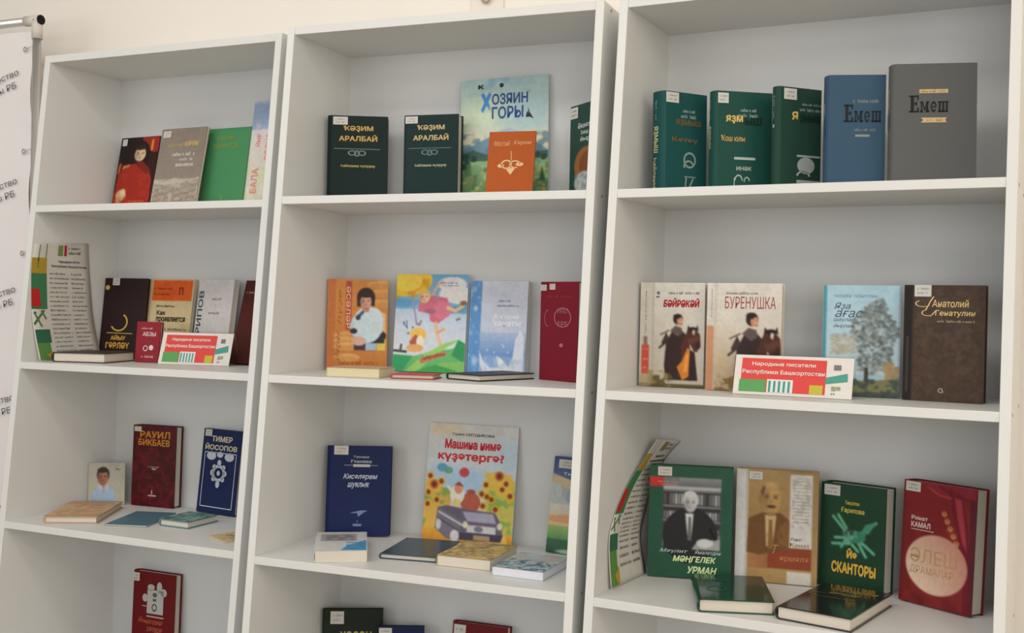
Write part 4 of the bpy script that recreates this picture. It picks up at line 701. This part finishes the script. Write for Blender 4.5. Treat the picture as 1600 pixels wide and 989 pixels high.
# ---------------------------------------------------------------- banner on its pipe frame, left of the bookcases
CHROME = mat('brushed_pipe', (.72, .72, .72), .28, .02, 30.0, metal=.85)
BX, BY, BZ = -.160, .12, Z0 + .162
bn = thing('banner_frame', 'white printed banner tied to a chrome pipe frame', 'banner', Matrix.Translation((BX, BY, 0)))
link('upright_pipe', tube_me('upright_pipe', (0, 0, 0.005), (0, 0, BZ - .02), .0125), CHROME, bn)
link('upright_pipe', tube_me('upright_pipe', (-1.9, 0, 0.005), (-1.9, 0, BZ - .02), .0125), CHROME, bn)
link('top_pipe', tube_me('top_pipe', (-1.92, 0, BZ), (-.03, 0, BZ), .0125), CHROME, bn)
jt = link('corner_joint', tube_me('corner_joint', (-.045, 0, BZ), (.013, 0, BZ), .0155), cm((214, 208, 200), .35), bn)
link('joint_sleeve', tube_me('joint_sleeve', (0, 0, BZ - .055), (0, 0, BZ), .0155), cm((214, 208, 200), .35), jt)
link('end_cap', tube_me('end_cap', (.012, 0, BZ), (.0165, 0, BZ), .0142), cm((24, 22, 22), .5), jt)
for sx in (0, -1.9): link('foot', box_me('foot', sx - .02, sx + .02, -.16, .16, 0, .014, .003), CHROME, bn)
bw0, bw1, bz0, bz1 = -1.87, -.022, .18, BZ - .028
def banner_mat():
    m = mat('banner_cloth', (.85, .815, .81), .65, .015, 6.0); nt = m.node_tree; b = nt.nodes['Principled BSDF']
    tc = nt.nodes.new('ShaderNodeTexCoord'); wv = nt.nodes.new('ShaderNodeTexNoise'); wv.inputs['Scale'].default_value = 5.0
    bp = nt.nodes.new('ShaderNodeBump'); bp.inputs['Strength'].default_value = .35; bp.inputs['Distance'].default_value = .02
    nt.links.new(tc.outputs['Object'], wv.inputs['Vector']); nt.links.new(wv.outputs['Fac'], bp.inputs['Height']); nt.links.new(bp.outputs['Normal'], b.inputs['Normal'])
    return m
V, Fc = [], []; NX, NZ = 60, 60
for j in range(NZ + 1):
    for i in range(NX + 1):
        x = bw0 + (bw1 - bw0) * i / NX; z = bz0 + (bz1 - bz0) * j / NZ
        pull = math.exp(-((bw1 - x) / .07) ** 2) * .004 * math.cos((z - bz1) * 2 * math.pi / .30)
        V.append((x + math.exp(-((bw1 - x) / .02) ** 2) * .004 * math.cos((z - bz1 + .06) * 2 * math.pi / .30), .004 + pull, z))
for j in range(NZ):
    for i in range(NX): a = j*(NX+1)+i; Fc.append((a, a+1, a+NX+2, a+NX+1))
me = mesh('banner_cloth', V, Fc)
for p in me.polygons: p.use_smooth = True
clo = link('banner_cloth', me, banner_mat(), bn)
EYE = mat('steel_eyelet', (.45, .44, .43), .35, .02, 30.0, metal=.7)
for i in range(7):
    z = bz1 - .055 - i * .302
    link('eyelet', ring_me('eyelet', (bw1 - .022, -.003, z), (0, 1, 0), .0062, .0018), EYE, bn)
    link('cord_tie', tube_me('cord_tie', (bw1 - .018, -.003, z), (-.002, -.013, z + .006), .0013, 8), cm((206, 202, 196), .6), bn)
for i in range(7):
    z = BZ - .150 - i * .3225; fl = Flat()
    for body, dx, dz, wd, h in (('Министерство', -.048, .0, .235, .025), ('культуры РБ', -.056, -.038, .205, .025)):
        co, fs = text_geo(body, 0.0); lo, hi = co.min(0), co.max(0); q = (co - lo) / (hi - lo); a = math.radians(14)
        X = (q[:,0] - 1) * wd; Zc = (q[:,1] - .5) * h
        fl.add([(dx + bw1 + xx*math.cos(a) - zz*math.sin(a), z + dz + xx*math.sin(a) + zz*math.cos(a)) for xx, zz in zip(X, Zc)], fs)
    link('banner_lettering', mesh('banner_lettering', [(u, -.0035, v) for u, v, l in fl.v], fl.f), cm((92, 88, 92), .6), clo)

# ---------------------------------------------------------------- small fixture on the wall above the middle bookcase
wx, wz = 1.2275, Z0 + .1345
wf = thing('wall_hook', 'small brass ring hook on a cream wall plate above bookcase', 'hook', Matrix.Translation((wx, .2996, wz)))
link('wall_plate', box_me('wall_plate', -.048, .046, -.006, 0, -.09, .16, .002), mat('cream_plastic', (.86, .79, .71), .5, .02, 10.0), wf)
link('ring', ring_me('ring', (0, -.0155, .004), (0, 1, 0), .011, .0032), mat('aged_brass', (.42, .36, .25), .4, .05, 40.0, metal=.4), wf)
link('ring_stud', tube_me('ring_stud', (0, -.004, .016), (0, -.018, .016), .003, 12), MATS['aged_brass'], wf)

bpy.data.objects.remove(_to, do_unlink=True)
bpy.context.view_layer.update()
